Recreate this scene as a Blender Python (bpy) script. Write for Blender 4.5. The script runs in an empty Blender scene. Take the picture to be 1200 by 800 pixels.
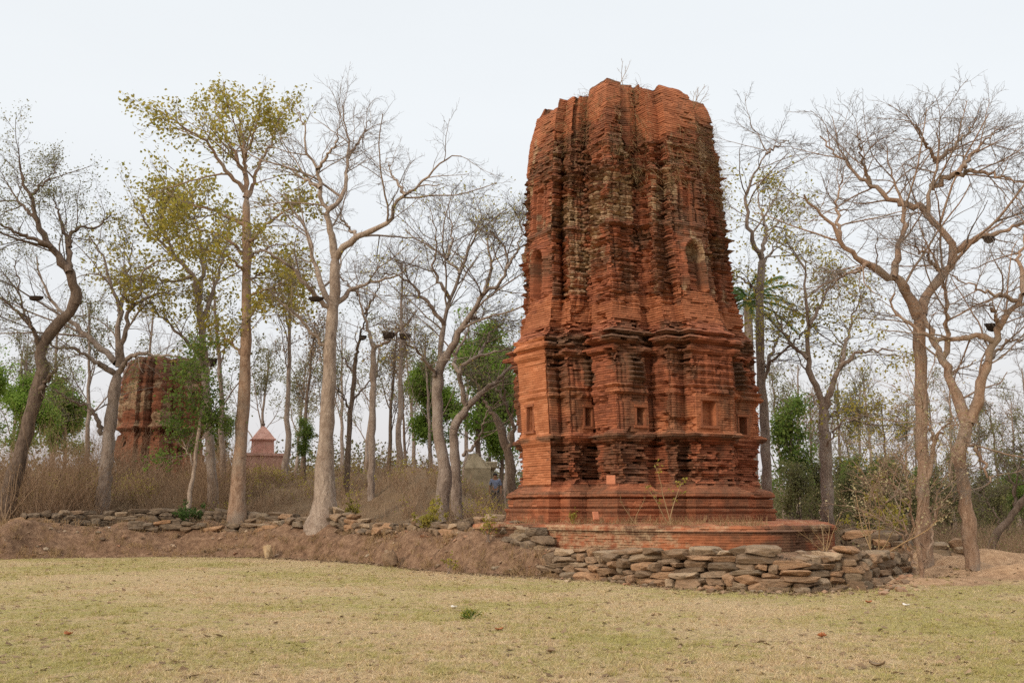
import bpy, math, random
import numpy as np
from mathutils import Vector

# ------------------------------------------------------------------ camera, world, sun, exposure
C = bpy.context.scene.collection
scene = bpy.context.scene
EYE = 1.6
F = 1200.0
HORIZON = 595.0
TILT = math.atan((HORIZON - 400.0) / F)
cam_data = bpy.data.cameras.new("camera")
cam = bpy.data.objects.new("camera", cam_data)
C.objects.link(cam)
cam.location = (0, 0, EYE)
cam.rotation_euler = (math.pi / 2 + TILT, 0, 0)
cam_data.sensor_width = 36.0
cam_data.lens = 36.0
cam_data.clip_start = 0.1
cam_data.clip_end = 8000
scene.camera = cam

SUN_EL = math.radians(24)
SUN_AZ = math.radians(222)          # compass direction the light comes from (behind the camera, to the left)
world = bpy.data.worlds.new("World")
scene.world = world
world.use_nodes = True
wn = world.node_tree.nodes
wl = world.node_tree.links
wn.clear()
w_out = wn.new("ShaderNodeOutputWorld")
w_bg = wn.new("ShaderNodeBackground")
w_sky = wn.new("ShaderNodeTexSky")
w_sky.sky_type = 'NISHITA'
w_sky.sun_disc = False
w_sky.sun_elevation = SUN_EL
w_sky.sun_rotation = SUN_AZ
w_sky.air_density = 1.4
w_sky.dust_density = 6.0
w_sky.ozone_density = 1.0
w_tc = wn.new("ShaderNodeTexCoord")
w_sep = wn.new("ShaderNodeSeparateXYZ")
w_ramp = wn.new("ShaderNodeValToRGB")
w_ramp.color_ramp.elements[0].position = 0.0
w_ramp.color_ramp.elements[0].color = (0.305, 0.291, 0.294, 1)
w_ramp.color_ramp.elements[1].position = 0.36
w_ramp.color_ramp.elements[1].color = (0.356, 0.368, 0.377, 1)
w_e = w_ramp.color_ramp.elements.new(0.17)
w_e.color = (0.338, 0.344, 0.354, 1)
w_e = w_ramp.color_ramp.elements.new(0.52)
w_e.color = (0.347, 0.361, 0.371, 1)
w_e = w_ramp.color_ramp.elements.new(1.0)      # an overcast sky is brightest overhead
w_e.color = (1.15, 1.13, 1.08, 1)
w_mul = wn.new("ShaderNodeVectorMath"); w_mul.operation = 'SCALE'
w_mul.inputs[3].default_value = 20.0
w_mix = wn.new("ShaderNodeMixRGB")
w_mix.inputs[0].default_value = 0.88          # a thin even veil of cloud over the clear sky
w_bg.inputs[1].default_value = 0.1
wl.new(w_tc.outputs['Generated'], w_sep.inputs[0])
wl.new(w_sep.outputs[2], w_ramp.inputs[0])
wl.new(w_ramp.outputs[0], w_mul.inputs[0])
wl.new(w_sky.outputs[0], w_mix.inputs[1])
w_cl = wn.new("ShaderNodeTexNoise"); w_cl.inputs['Scale'].default_value = 2.2; w_cl.inputs['Detail'].default_value = 4
w_cm = wn.new("ShaderNodeMapping"); w_cm.inputs['Scale'].default_value = (1, 1, 3.5)
w_cr = wn.new("ShaderNodeMapRange"); w_cr.inputs[3].default_value = 0.955; w_cr.inputs[4].default_value = 1.035
w_c2 = wn.new("ShaderNodeVectorMath"); w_c2.operation = 'SCALE'
wl.new(w_tc.outputs['Generated'], w_cm.inputs[0]); wl.new(w_cm.outputs[0], w_cl.inputs['Vector'])
wl.new(w_cl.outputs[0], w_cr.inputs[0]); wl.new(w_cr.outputs[0], w_c2.inputs[3])
wl.new(w_mul.outputs[0], w_c2.inputs[0])
wl.new(w_c2.outputs[0], w_mix.inputs[2])
wl.new(w_mix.outputs[0], w_bg.inputs[0])
wl.new(w_bg.outputs[0], w_out.inputs[0])

sun_data = bpy.data.lights.new("sun", 'SUN')
sun_data.energy = 1.5
sun_data.angle = math.radians(11)
sun_data.color = (1.0, 0.86, 0.70)
sun = bpy.data.objects.new("sun", sun_data)
C.objects.link(sun)
to_sun = Vector((math.sin(SUN_AZ) * math.cos(SUN_EL), math.cos(SUN_AZ) * math.cos(SUN_EL), math.sin(SUN_EL)))
sun.rotation_euler = to_sun.to_track_quat('Z', 'Y').to_euler()

scene.view_settings.view_transform = 'Standard'
scene.view_settings.look = 'None'
scene.view_settings.gamma = 1
scene.view_settings.use_curve_mapping = False
scene.view_settings.exposure = 0.45
try:
    scene.cycles.max_bounces = 6
    scene.cycles.diffuse_bounces = 3
    scene.cycles.transparent_max_bounces = 8
    scene.cycles.use_denoising = False
except Exception:
    pass

# ------------------------------------------------------------------ helpers
def ray(px, py):
    x = (px - 600.0) / F
    v = (400.0 - py) / F
    c, s = math.cos(TILT), math.sin(TILT)
    return np.array([x, c - v * s, s + v * c])

def at(px, py, Y):
    r = ray(px, py)
    return np.array([0, 0, EYE]) + r * (Y / r[1])

def gnd(px, py, z=0.0):
    r = ray(px, py)
    return np.array([0, 0, EYE]) + r * ((z - EYE) / r[2])

def xat(px, Y, z=1.6):
    c, s = math.cos(TILT), math.sin(TILT)
    return (px - 600.0) / F * (Y * c + (z - EYE) * s)

def proj(P):
    P = np.asarray(P, float)
    c, s = math.cos(TILT), math.sin(TILT)
    d = P[..., 1] * c + (P[..., 2] - EYE) * s
    u = -P[..., 1] * s + (P[..., 2] - EYE) * c
    return 600 + F * P[..., 0] / d, 400 - F * u / d

def h3(i, j, k, seed=0):
    i = np.asarray(i).astype(np.int64); j = np.asarray(j).astype(np.int64); k = np.asarray(k).astype(np.int64)
    n = (i * 374761393 + j * 668265263 + k * 2147483647 * 3 + seed * 1274126177) & 0xFFFFFFFF
    n = ((n ^ (n >> 13)) * 1274126177) & 0xFFFFFFFF
    n = ((n ^ (n >> 16)) * 2246822519) & 0xFFFFFFFF
    n = n ^ (n >> 15)
    return (n & 0xFFFFFF) / float(0x1000000)

def vn(x, y, z=0.0, seed=0):
    x, y, z = np.broadcast_arrays(np.asarray(x, float), np.asarray(y, float), np.asarray(z, float))
    xi, yi, zi = np.floor(x), np.floor(y), np.floor(z)
    fx, fy, fz = x - xi, y - yi, z - zi
    fx = fx * fx * (3 - 2 * fx); fy = fy * fy * (3 - 2 * fy); fz = fz * fz * (3 - 2 * fz)
    r = 0
    for dx in (0, 1):
        for dy in (0, 1):
            for dz in (0, 1):
                w = (fx if dx else 1 - fx) * (fy if dy else 1 - fy) * (fz if dz else 1 - fz)
                r = r + w * h3(xi + dx, yi + dy, zi + dz, seed)
    return r

def fbm(x, y, z=0.0, oct=4, seed=0):
    a, s, t = 0.5, 0, 0
    x = np.asarray(x, float); y = np.asarray(y, float); z = np.asarray(z, float)
    for o in range(oct):
        s = s + a * vn(x, y, z, seed + o * 17); t += a
        x = x * 2.03 + 1.7; y = y * 2.03 + 3.1; z = z * 2.03 + 5.3
        a *= 0.5
    return s / t

def sst(a, b, x):
    t = np.clip((np.asarray(x, float) - a) / (b - a), 0, 1)
    return t * t * (3 - 2 * t)

def mesh_np(name, verts, faces, smooth=False, attrs=None):
    """faces: list of int arrays (n, k)"""
    verts = np.asarray(verts, np.float32).reshape(-1, 3)
    me = bpy.data.meshes.new(name)
    me.vertices.add(len(verts))
    me.vertices.foreach_set('co', verts.ravel())
    faces = [np.asarray(f, np.int32) for f in faces if len(f)]
    idx = np.concatenate([f.ravel() for f in faces])
    tot = np.concatenate([np.full(len(f), f.shape[1], np.int32) for f in faces])
    start = np.concatenate([[0], np.cumsum(tot)[:-1]]).astype(np.int32)
    me.loops.add(len(idx))
    me.loops.foreach_set('vertex_index', idx)
    me.polygons.add(len(tot))
    me.polygons.foreach_set('loop_start', start)
    me.polygons.foreach_set('loop_total', tot)
    me.polygons.foreach_set('use_smooth', np.full(len(tot), smooth, bool))
    if attrs:
        for k, v in attrs.items():
            a = me.attributes.new(k, 'FLOAT', 'POINT')
            a.data.foreach_set('value', np.asarray(v, np.float32).ravel())
    me.update(calc_edges=True)
    me.validate()
    return me

def link(name, me, mat=None, parent=None):
    o = bpy.data.objects.new(name, me)
    C.objects.link(o)
    if mat is not None:
        if me.materials:
            me.materials[0] = mat
        else:
            me.materials.append(mat)
    if parent is not None:
        o.parent = parent
        o.matrix_parent_inverse.identity()
        if o.parent.location.length > 0 or True:
            pass
    return o

def tag(o, label=None, cat=None, group=None, kind=None):
    if label: o['label'] = label
    if cat: o['category'] = cat
    if group: o['group'] = group
    if kind: o['kind'] = kind
    return o

def empty(name, loc=(0, 0, 0), label=None, cat=None, group=None):
    o = bpy.data.objects.new(name, None)
    o.empty_display_size = 0.3
    C.objects.link(o)
    o.location = loc
    return tag(o, label, cat, group)

def part(name, verts, faces, mat, parent, smooth=False, attrs=None):
    """world-space vertices become a child mesh of parent (an unrotated empty)"""
    v = np.asarray(verts, float).reshape(-1, 3) - np.array(parent.location)
    return link(name, mesh_np(name, v, faces, smooth, attrs), mat, parent)

def copy_tree(o, parent=None):
    c = o.copy()
    C.objects.link(c)
    if parent is not None:
        c.parent = parent
    for ch in o.children:
        copy_tree(ch, c)
    return c

class MB:
    """collects world-space geometry of one mesh"""
    def __init__(self):
        self.v = []; self.f = []; self.n = 0
    def add(self, v, faces):
        v = np.asarray(v, float).reshape(-1, 3)
        self.v.append(v)
        for f in faces:
            self.f.append(np.asarray(f, np.int64) + self.n)
        self.n += len(v)
    def box(self, c, size, rz=0.0, taper=1.0):
        sx, sy, sz = np.array(size) / 2
        b = np.array([[-sx, -sy, -sz], [sx, -sy, -sz], [sx, sy, -sz], [-sx, sy, -sz],
                      [-sx * taper, -sy * taper, sz], [sx * taper, -sy * taper, sz], [sx * taper, sy * taper, sz], [-sx * taper, sy * taper, sz]])
        cz, sn = math.cos(rz), math.sin(rz)
        b = np.stack([b[:, 0] * cz - b[:, 1] * sn, b[:, 0] * sn + b[:, 1] * cz, b[:, 2]], 1) + np.array(c)
        self.add(b, [np.array([[3, 2, 1, 0], [4, 5, 6, 7], [0, 1, 5, 4], [1, 2, 6, 5], [2, 3, 7, 6], [3, 0, 4, 7]])])
    def build(self, name, mat, parent, smooth=False):
        q = {}
        for f in self.f:
            q.setdefault(f.shape[1], []).append(f)
        return part(name, np.concatenate(self.v), [np.concatenate(x) for x in q.values()], mat, parent, smooth)

# ------------------------------------------------------------------ materials
def newmat(name):
    m = bpy.data.materials.new(name)
    m.use_nodes = True
    nt = m.node_tree
    b = nt.nodes['Principled BSDF']
    b.inputs['Roughness'].default_value = 0.9
    b.inputs['Specular IOR Level'].default_value = 0.15
    return m, nt, b

def N(nt, typ, **kw):
    n = nt.nodes.new(typ)
    for k, v in kw.items():
        setattr(n, k, v)
    return n

def noise(nt, scale, detail=4, rough=0.6, vec=None, dist=0.0):
    n = N(nt, 'ShaderNodeTexNoise')
    n.inputs['Scale'].default_value = scale
    n.inputs['Detail'].default_value = detail
    n.inputs['Roughness'].default_value = rough
    n.inputs['Distortion'].default_value = dist
    if vec is not None:
        nt.links.new(vec, n.inputs['Vector'])
    return n

def ramp(nt, fac, stops):
    r = N(nt, 'ShaderNodeValToRGB')
    e = r.color_ramp.elements
    while len(e) < len(stops):
        e.new(0.5)
    for i, (p, c) in enumerate(stops):
        e[i].position = p
        e[i].color = (c[0], c[1], c[2], 1) if len(c) == 3 else c
    nt.links.new(fac, r.inputs[0])
    return r

def mixc(nt, fac, a, b, mode='MIX'):
    m = N(nt, 'ShaderNodeMixRGB', blend_type=mode)
    for s, i in ((fac, 0), (a, 1), (b, 2)):
        if isinstance(s, (int, float)):
            m.inputs[i].default_value = s
        elif isinstance(s, tuple):
            m.inputs[i].default_value = (s[0], s[1], s[2], 1)
        else:
            nt.links.new(s, m.inputs[i])
    return m.outputs[0]

def math_n(nt, op, a, b=None, clamp=False):
    m = N(nt, 'ShaderNodeMath', operation=op, use_clamp=clamp)
    for s, i in ((a, 0), (b, 1)):
        if s is None: continue
        if isinstance(s, (int, float)):
            m.inputs[i].default_value = s
        else:
            nt.links.new(s, m.inputs[i])
    return m.outputs[0]

def attr(nt, name):
    a = N(nt, 'ShaderNodeAttribute')
    a.attribute_name = name
    return a.outputs['Fac']

def objco(nt, scale=(1, 1, 1)):
    t = N(nt, 'ShaderNodeTexCoord')
    m = N(nt, 'ShaderNodeMapping')
    m.inputs['Scale'].default_value = scale
    nt.links.new(t.outputs['Object'], m.inputs[0])
    return m.outputs[0]

def bump(nt, b, h, strength=0.5, dist=0.02):
    n = N(nt, 'ShaderNodeBump')
    n.inputs['Strength'].default_value = strength
    n.inputs['Distance'].default_value = dist
    nt.links.new(h, n.inputs['Height'])
    nt.links.new(n.outputs[0], b.inputs['Normal'])

def mat_brick():
    m, nt, b = newmat('weathered brick')
    co = objco(nt)
    tone = attr(nt, 'tone'); plaster = attr(nt, 'plaster'); stain = attr(nt, 'stain'); clean = attr(nt, 'clean')
    old = ramp(nt, tone, [(0.0, (0.15, 0.054, 0.030)), (0.35, (0.245, 0.085, 0.045)), (0.7, (0.335, 0.12, 0.062)), (1.0, (0.40, 0.18, 0.10))])
    new = ramp(nt, tone, [(0.0, (0.36, 0.13, 0.06)), (0.5, (0.455, 0.175, 0.08)), (1.0, (0.54, 0.24, 0.125))])
    c = mixc(nt, clean, old.outputs[0], new.outputs[0])
    n1 = noise(nt, 1.3, 6, 0.65, co)
    d1 = ramp(nt, n1.outputs[0], [(0.3, (0.62, 0.58, 0.56)), (0.55, (1, 1, 1)), (0.75, (1.12, 1.06, 1.0))])
    c = mixc(nt, 0.8, c, d1.outputs[0], 'MULTIPLY')
    n2 = noise(nt, 22, 5, 0.7, co)
    d2 = ramp(nt, n2.outputs[0], [(0.3, (0.72, 0.70, 0.68)), (0.7, (1.15, 1.13, 1.12))])
    c = mixc(nt, 0.7, c, d2.outputs[0], 'MULTIPLY')
    # lichen and soot stains
    n3 = noise(nt, 6, 6, 0.72, objco(nt, (1, 1, 0.6)))
    sm = ramp(nt, math_n(nt, 'ADD', math_n(nt, 'MULTIPLY', stain, 0.75), math_n(nt, 'MULTIPLY', n3.outputs[0], 0.5)), [(0.50, (0, 0, 0)), (0.80, (1, 1, 1))])
    n4 = noise(nt, 30, 3, 0.6, co)
    sc = ramp(nt, n4.outputs[0], [(0.35, (0.062, 0.038, 0.025)), (0.6, (0.12, 0.072, 0.044)), (0.75, (0.19, 0.122, 0.075))])
    c = mixc(nt, math_n(nt, 'MULTIPLY', sm.outputs[0], 0.86), c, sc.outputs[0])
    # remains of pale stucco
    n5 = noise(nt, 5, 6, 0.75, co)
    pm = ramp(nt, math_n(nt, 'ADD', math_n(nt, 'MULTIPLY', plaster, 0.72), math_n(nt, 'MULTIPLY', n5.outputs[0], 0.6)), [(0.62, (0, 0, 0)), (0.74, (1, 1, 1))])
    pc = ramp(nt, n2.outputs[0], [(0.3, (0.20, 0.12, 0.065)), (0.5, (0.36, 0.25, 0.15)), (0.75, (0.48, 0.36, 0.24))])
    c = mixc(nt, math_n(nt, 'MULTIPLY', pm.outputs[0], 0.85), c, pc.outputs[0])
    nt.links.new(c, b.inputs['Base Color'])
    bump(nt, b, n2.outputs[0], 0.6, 0.012)
    return m

def mat_bark(name, c0, c1, c2, zs=0.35, patch=None):
    m, nt, b = newmat(name)
    co = objco(nt, (1, 1, zs))
    n1 = noise(nt, 9, 6, 0.7, co, 0.4)
    r = ramp(nt, n1.outputs[0], [(0.30, c0), (0.5, c1), (0.72, c2)])
    c = r.outputs[0]
    if patch:
        n2 = noise(nt, 1.1, 5, 0.65, objco(nt))
        pm = ramp(nt, n2.outputs[0], [(0.48, (0, 0, 0)), (0.62, (1, 1, 1))])
        c = mixc(nt, math_n(nt, 'MULTIPLY', pm.outputs[0], 0.75), c, patch)
    n6 = noise(nt, 2.6, 5, 0.7, objco(nt, (1, 1, 2.2)), 0.8)
    sc_ = ramp(nt, n6.outputs[0], [(0.30, (0.45, 0.42, 0.40)), (0.40, (1, 1, 1))])
    c = mixc(nt, 0.8, c, sc_.outputs[0], 'MULTIPLY')
    nt.links.new(c, b.inputs['Base Color'])
    n3 = noise(nt, 26, 5, 0.7, co, 0.6)
    bump(nt, b, n3.outputs[0], 1.0, 0.045)
    return m

def mat_leaf(name, cols, trans=0.35):
    m, nt, b = newmat(name)
    g = N(nt, 'ShaderNodeNewGeometry')
    r = ramp(nt, g.outputs['Random Per Island'], [(i / max(1, len(cols) - 1), c) for i, c in enumerate(cols)])
    n = noise(nt, 0.35, 3, 0.6, objco(nt))
    v = ramp(nt, n.outputs[0], [(0.3, (0.7, 0.72, 0.7)), (0.7, (1.2, 1.15, 1.1))])
    c = mixc(nt, 1.0, r.outputs[0], v.outputs[0], 'MULTIPLY')
    nt.links.new(c, b.inputs['Base Color'])
    b.inputs['Roughness'].default_value = 0.65
    t = N(nt, 'ShaderNodeBsdfTranslucent')
    nt.links.new(c, t.inputs['Color'])
    mx = N(nt, 'ShaderNodeMixShader')
    mx.inputs[0].default_value = trans
    nt.links.new(b.outputs[0], mx.inputs[1])
    nt.links.new(t.outputs[0], mx.inputs[2])
    nt.links.new(mx.outputs[0], nt.nodes['Material Output'].inputs[0])
    return m

def mat_plain(name, stops, scale=8, bstr=0.3, bdist=0.01, rough=0.9):
    m, nt, b = newmat(name)
    co = objco(nt)
    n1 = noise(nt, scale, 5, 0.65, co)
    r = ramp(nt, n1.outputs[0], stops)
    nt.links.new(r.outputs[0], b.inputs['Base Color'])
    b.inputs['Roughness'].default_value = rough
    if bstr:
        n2 = noise(nt, scale * 3, 5, 0.7, co)
        bump(nt, b, n2.outputs[0], bstr, bdist)
    return m

def mat_stone():
    m, nt, b = newmat('wall stone')
    co = objco(nt)
    oi = N(nt, 'ShaderNodeObjectInfo')
    r = ramp(nt, oi.outputs['Random'], [(0.0, (0.14, 0.098, 0.064)), (0.25, (0.245, 0.16, 0.10)), (0.5, (0.33, 0.19, 0.105)), (0.75, (0.20, 0.15, 0.103)), (1.0, (0.36, 0.255, 0.165))])
    ov = N(nt, 'ShaderNodeVectorMath', operation='ADD')
    nt.links.new(co, ov.inputs[0]); nt.links.new(oi.outputs['Location'], ov.inputs[1])
    n1 = noise(nt, 3.0, 6, 0.7, ov.outputs[0])
    v = ramp(nt, n1.outputs[0], [(0.28, (0.42, 0.40, 0.38)), (0.5, (1, 1, 1)), (0.75, (1.25, 1.2, 1.12))])
    c = mixc(nt, 0.9, r.outputs[0], v.outputs[0], 'MULTIPLY')
    n2 = noise(nt, 7.0, 5, 0.7, ov.outputs[0])
    lm = ramp(nt, n2.outputs[0], [(0.55, (0, 0, 0)), (0.66, (1, 1, 1))])
    c = mixc(nt, math_n(nt, 'MULTIPLY', lm.outputs[0], 0.6), c, (0.085, 0.075, 0.055))
    n3 = noise(nt, 5.0, 6, 0.75, ov.outputs[0])
    wm = ramp(nt, n3.outputs[0], [(0.62, (0, 0, 0)), (0.72, (1, 1, 1))])
    c = mixc(nt, math_n(nt, 'MULTIPLY', wm.outputs[0], 0.5), c, (0.42, 0.36, 0.28))
    nt.links.new(c, b.inputs['Base Color'])
    n4 = noise(nt, 14, 6, 0.75, ov.outputs[0])
    bump(nt, b, n4.outputs[0], 0.9, 0.03)
    return m

def mat_ground():
    m, nt, b = newmat('ground cover')
    co = objco(nt)
    soil = attr(nt, 'soil'); litter = attr(nt, 'litter')
    n1 = noise(nt, 0.22, 5, 0.6, co)
    n2 = noise(nt, 3.4, 6, 0.78, co)
    n3 = noise(nt, 26, 5, 0.75, objco(nt, (0.7, 1.1, 1)))
    straw = ramp(nt, n3.outputs[0], [(0.30, (0.19, 0.13, 0.07)), (0.5, (0.43, 0.315, 0.17)), (0.70, (0.62, 0.48, 0.29))])
    green = ramp(nt, n3.outputs[0], [(0.3, (0.135, 0.125, 0.03)), (0.5, (0.27, 0.25, 0.065)), (0.75, (0.40, 0.36, 0.12))])
    gm = ramp(nt, math_n(nt, 'ADD', math_n(nt, 'MULTIPLY', n1.outputs[0], 0.55), math_n(nt, 'MULTIPLY', n2.outputs[0], 0.5)), [(0.48, (0, 0, 0)), (0.59, (1, 1, 1))])
    c = mixc(nt, math_n(nt, 'MULTIPLY', gm.outputs[0], 0.7), straw.outputs[0], green.outputs[0])
    n4 = noise(nt, 1.1, 6, 0.7, co)
    em = ramp(nt, n4.outputs[0], [(0.50, (0, 0, 0)), (0.66, (1, 1, 1))])
    c = mixc(nt, math_n(nt, 'MULTIPLY', em.outputs[0], 0.6), c, (0.40, 0.265, 0.155))
    pk0 = noise(nt, 6, 5, 0.75, co)
    pk1 = ramp(nt, pk0.outputs[0], [(0.54, (0, 0, 0)), (0.66, (1, 1, 1))])
    c = mixc(nt, math_n(nt, 'MULTIPLY', pk1.outputs[0], 0.55), c, (0.34, 0.235, 0.175))
    pk2 = noise(nt, 9, 6, 0.8, objco(nt, (1, 1, 1)))
    pk3 = ramp(nt, pk2.outputs[0], [(0.26, (0.45, 0.42, 0.40)), (0.42, (1, 1, 1))])
    c = mixc(nt, 0.8, c, pk3.outputs[0], 'MULTIPLY')
    n5 = noise(nt, 5, 7, 0.72, co)
    sc = ramp(nt, n5.outputs[0], [(0.30, (0.09, 0.051, 0.031)), (0.5, (0.205, 0.12, 0.072)), (0.70, (0.325, 0.205, 0.128))])
    psc = ramp(nt, n5.outputs[0], [(0.30, (0.26, 0.155, 0.088)), (0.5, (0.40, 0.25, 0.145)), (0.70, (0.52, 0.35, 0.215))])
    scm = mixc(nt, attr(nt, 'pale'), sc.outputs[0], psc.outputs[0])
    sm = ramp(nt, math_n(nt, 'ADD', soil, math_n(nt, 'MULTIPLY', math_n(nt, 'SUBTRACT', n2.outputs[0], 0.5), 0.9)), [(0.40, (0, 0, 0)), (0.62, (1, 1, 1))])
    c = mixc(nt, sm.outputs[0], c, scm)
    pk = noise(nt, 7, 5, 0.75, co)
    pm_ = ramp(nt, pk.outputs[0], [(0.56, (0, 0, 0)), (0.68, (1, 1, 1))])
    c = c
    lc = ramp(nt, n3.outputs[0], [(0.3, (0.075, 0.048, 0.027)), (0.5, (0.165, 0.108, 0.062)), (0.7, (0.27, 0.18, 0.105))])
    lm = ramp(nt, math_n(nt, 'ADD', litter, math_n(nt, 'MULTIPLY', math_n(nt, 'SUBTRACT', n2.outputs[0], 0.5), 0.7)), [(0.40, (0, 0, 0)), (0.65, (1, 1, 1))])
    c = mixc(nt, lm.outputs[0], c, lc.outputs[0])
    nt.links.new(c, b.inputs['Base Color'])
    hh = math_n(nt, 'ADD', math_n(nt, 'MULTIPLY', n3.outputs[0], 0.5), n5.outputs[0])
    bump(nt, b, hh, 1.0, 0.09)
    return m

def mat_grass():
    m, nt, b = newmat('short field grass')
    co = objco(nt)
    g = N(nt, 'ShaderNodeNewGeometry')
    n1 = noise(nt, 0.22, 5, 0.6, co)
    n2 = noise(nt, 3.4, 6, 0.78, co)
    dry = ramp(nt, g.outputs['Random Per Island'], [(0, (0.60, 0.45, 0.26)), (0.3, (0.46, 0.32, 0.185)), (0.6, (0.66, 0.51, 0.33)), (0.8, (0.33, 0.22, 0.14)), (1, (0.56, 0.42, 0.23))])
    gre = ramp(nt, g.outputs['Random Per Island'], [(0, (0.30, 0.28, 0.06)), (0.4, (0.22, 0.23, 0.045)), (0.7, (0.40, 0.34, 0.12)), (1, (0.27, 0.28, 0.06))])
    f = ramp(nt, math_n(nt, 'ADD', math_n(nt, 'MULTIPLY', n1.outputs[0], 0.55), math_n(nt, 'MULTIPLY', n2.outputs[0], 0.5)), [(0.47, (0, 0, 0)), (0.57, (1, 1, 1))])
    c = mixc(nt, math_n(nt, 'MULTIPLY', f.outputs[0], 0.75), dry.outputs[0], gre.outputs[0])
    nt.links.new(c, b.inputs['Base Color'])
    t = N(nt, 'ShaderNodeBsdfTranslucent'); nt.links.new(c, t.inputs['Color'])
    mx = N(nt, 'ShaderNodeMixShader'); mx.inputs[0].default_value = 0.3
    nt.links.new(b.outputs[0], mx.inputs[1]); nt.links.new(t.outputs[0], mx.inputs[2])
    nt.links.new(mx.outputs[0], nt.nodes['Material Output'].inputs[0])
    return m

M_BRICK = mat_brick()
M_PALE = mat_bark('pale grey bark', (0.15, 0.11, 0.084), (0.33, 0.255, 0.20), (0.46, 0.37, 0.295), patch=(0.22, 0.155, 0.115))
M_GREY = mat_bark('grey brown bark', (0.11, 0.08, 0.063), (0.235, 0.178, 0.143), (0.36, 0.285, 0.23), patch=(0.33, 0.275, 0.235))
M_DARK = mat_bark('dark bark', (0.06, 0.042, 0.031), (0.135, 0.096, 0.072), (0.22, 0.165, 0.128))
M_RUST = mat_bark('ruddy bark', (0.17, 0.10, 0.064), (0.31, 0.20, 0.135), (0.42, 0.30, 0.215), patch=(0.29, 0.235, 0.185))
M_TWIG = mat_bark('grey twig', (0.12, 0.092, 0.075), (0.21, 0.168, 0.14), (0.30, 0.245, 0.205))
M_TWIGD = mat_bark('dark twig', (0.07, 0.054, 0.044), (0.13, 0.102, 0.083), (0.20, 0.16, 0.13))
M_OLIVE = mat_leaf('yellow olive leaf', [(0.28, 0.235, 0.04), (0.40, 0.33, 0.06), (0.31, 0.30, 0.05), (0.46, 0.37, 0.10), (0.20, 0.185, 0.035)], 0.55)
M_GREEN = mat_leaf('fresh green leaf', [(0.12, 0.20, 0.03), (0.20, 0.31, 0.05), (0.27, 0.38, 0.08), (0.17, 0.25, 0.04)], 0.55)
M_DEEP = mat_leaf('deep green leaf', [(0.035, 0.07, 0.018), (0.065, 0.12, 0.028), (0.09, 0.145, 0.04), (0.05, 0.09, 0.022)], 0.4)
M_SAGE = mat_leaf('dull far leaf', [(0.14, 0.15, 0.055), (0.20, 0.20, 0.075), (0.22, 0.20, 0.085), (0.16, 0.14, 0.07)], 0.45)
M_MID = mat_leaf('mid green leaf', [(0.075, 0.13, 0.026), (0.13, 0.20, 0.04), (0.18, 0.25, 0.06), (0.16, 0.18, 0.04)], 0.5)
M_DRYLEAF = mat_leaf('dry leaf', [(0.14, 0.09, 0.052), (0.22, 0.145, 0.085), (0.30, 0.21, 0.13), (0.18, 0.115, 0.066)], 0.2)
M_CREAM = mat_leaf('cream new leaf', [(0.36, 0.31, 0.17), (0.44, 0.38, 0.24), (0.30, 0.25, 0.11)], 0.3)
M_STRAW = mat_leaf('straw', [(0.24, 0.15, 0.07), (0.34, 0.22, 0.11), (0.42, 0.29, 0.16), (0.19, 0.11, 0.05)], 0.15)
M_GRASS = mat_grass()
M_BRUSH = mat_leaf('dry brushwood', [(0.16, 0.10, 0.062), (0.25, 0.165, 0.105), (0.34, 0.235, 0.155), (0.21, 0.13, 0.08)], 0.1)
M_STONE = mat_stone()
M_GROUND = mat_ground()
M_COMB = mat_plain('bee comb', [(0.3, (0.012, 0.008, 0.006)), (0.7, (0.04, 0.026, 0.018))], 20, 0.4)
M_PINK = mat_plain('pink limewashed masonry', [(0.3, (0.36, 0.19, 0.15)), (0.5, (0.47, 0.26, 0.205)), (0.75, (0.55, 0.34, 0.28))], 3, 0.3)
M_GREYSTONE = mat_plain('mossy grey stone', [(0.3, (0.14, 0.115, 0.075)), (0.5, (0.235, 0.19, 0.125)), (0.75, (0.31, 0.26, 0.185))], 3, 0.5, 0.03)
M_TILE = mat_plain('terracotta slab', [(0.3, (0.40, 0.145, 0.075)), (0.7, (0.50, 0.20, 0.115))], 12, 0.3)
M_PALESTONE = mat_plain('pale bare stone', [(0.3, (0.29, 0.19, 0.105)), (0.5, (0.40, 0.285, 0.165)), (0.75, (0.48, 0.37, 0.24))], 5, 0.6, 0.03)
M_SKIN = mat_plain('brown skin', [(0.3, (0.13, 0.065, 0.04)), (0.7, (0.17, 0.09, 0.055))], 10, 0)
M_HAIR = mat_plain('black hair', [(0.3, (0.01, 0.009, 0.008)), (0.7, (0.02, 0.017, 0.015))], 30, 0.2)
M_SHIRT = mat_plain('blue grey shirt', [(0.3, (0.07, 0.085, 0.13)), (0.7, (0.12, 0.14, 0.20))], 9, 0.2)
M_TROUSERS = mat_plain('dark trousers', [(0.3, (0.03, 0.03, 0.035)), (0.7, (0.05, 0.05, 0.055))], 9, 0.2)
M_PAPER = mat_plain('pale scrap', [(0.3, (0.55, 0.5, 0.44)), (0.7, (0.7, 0.66, 0.6))], 9, 0.2)

rng = np.random.default_rng(7)

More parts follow.
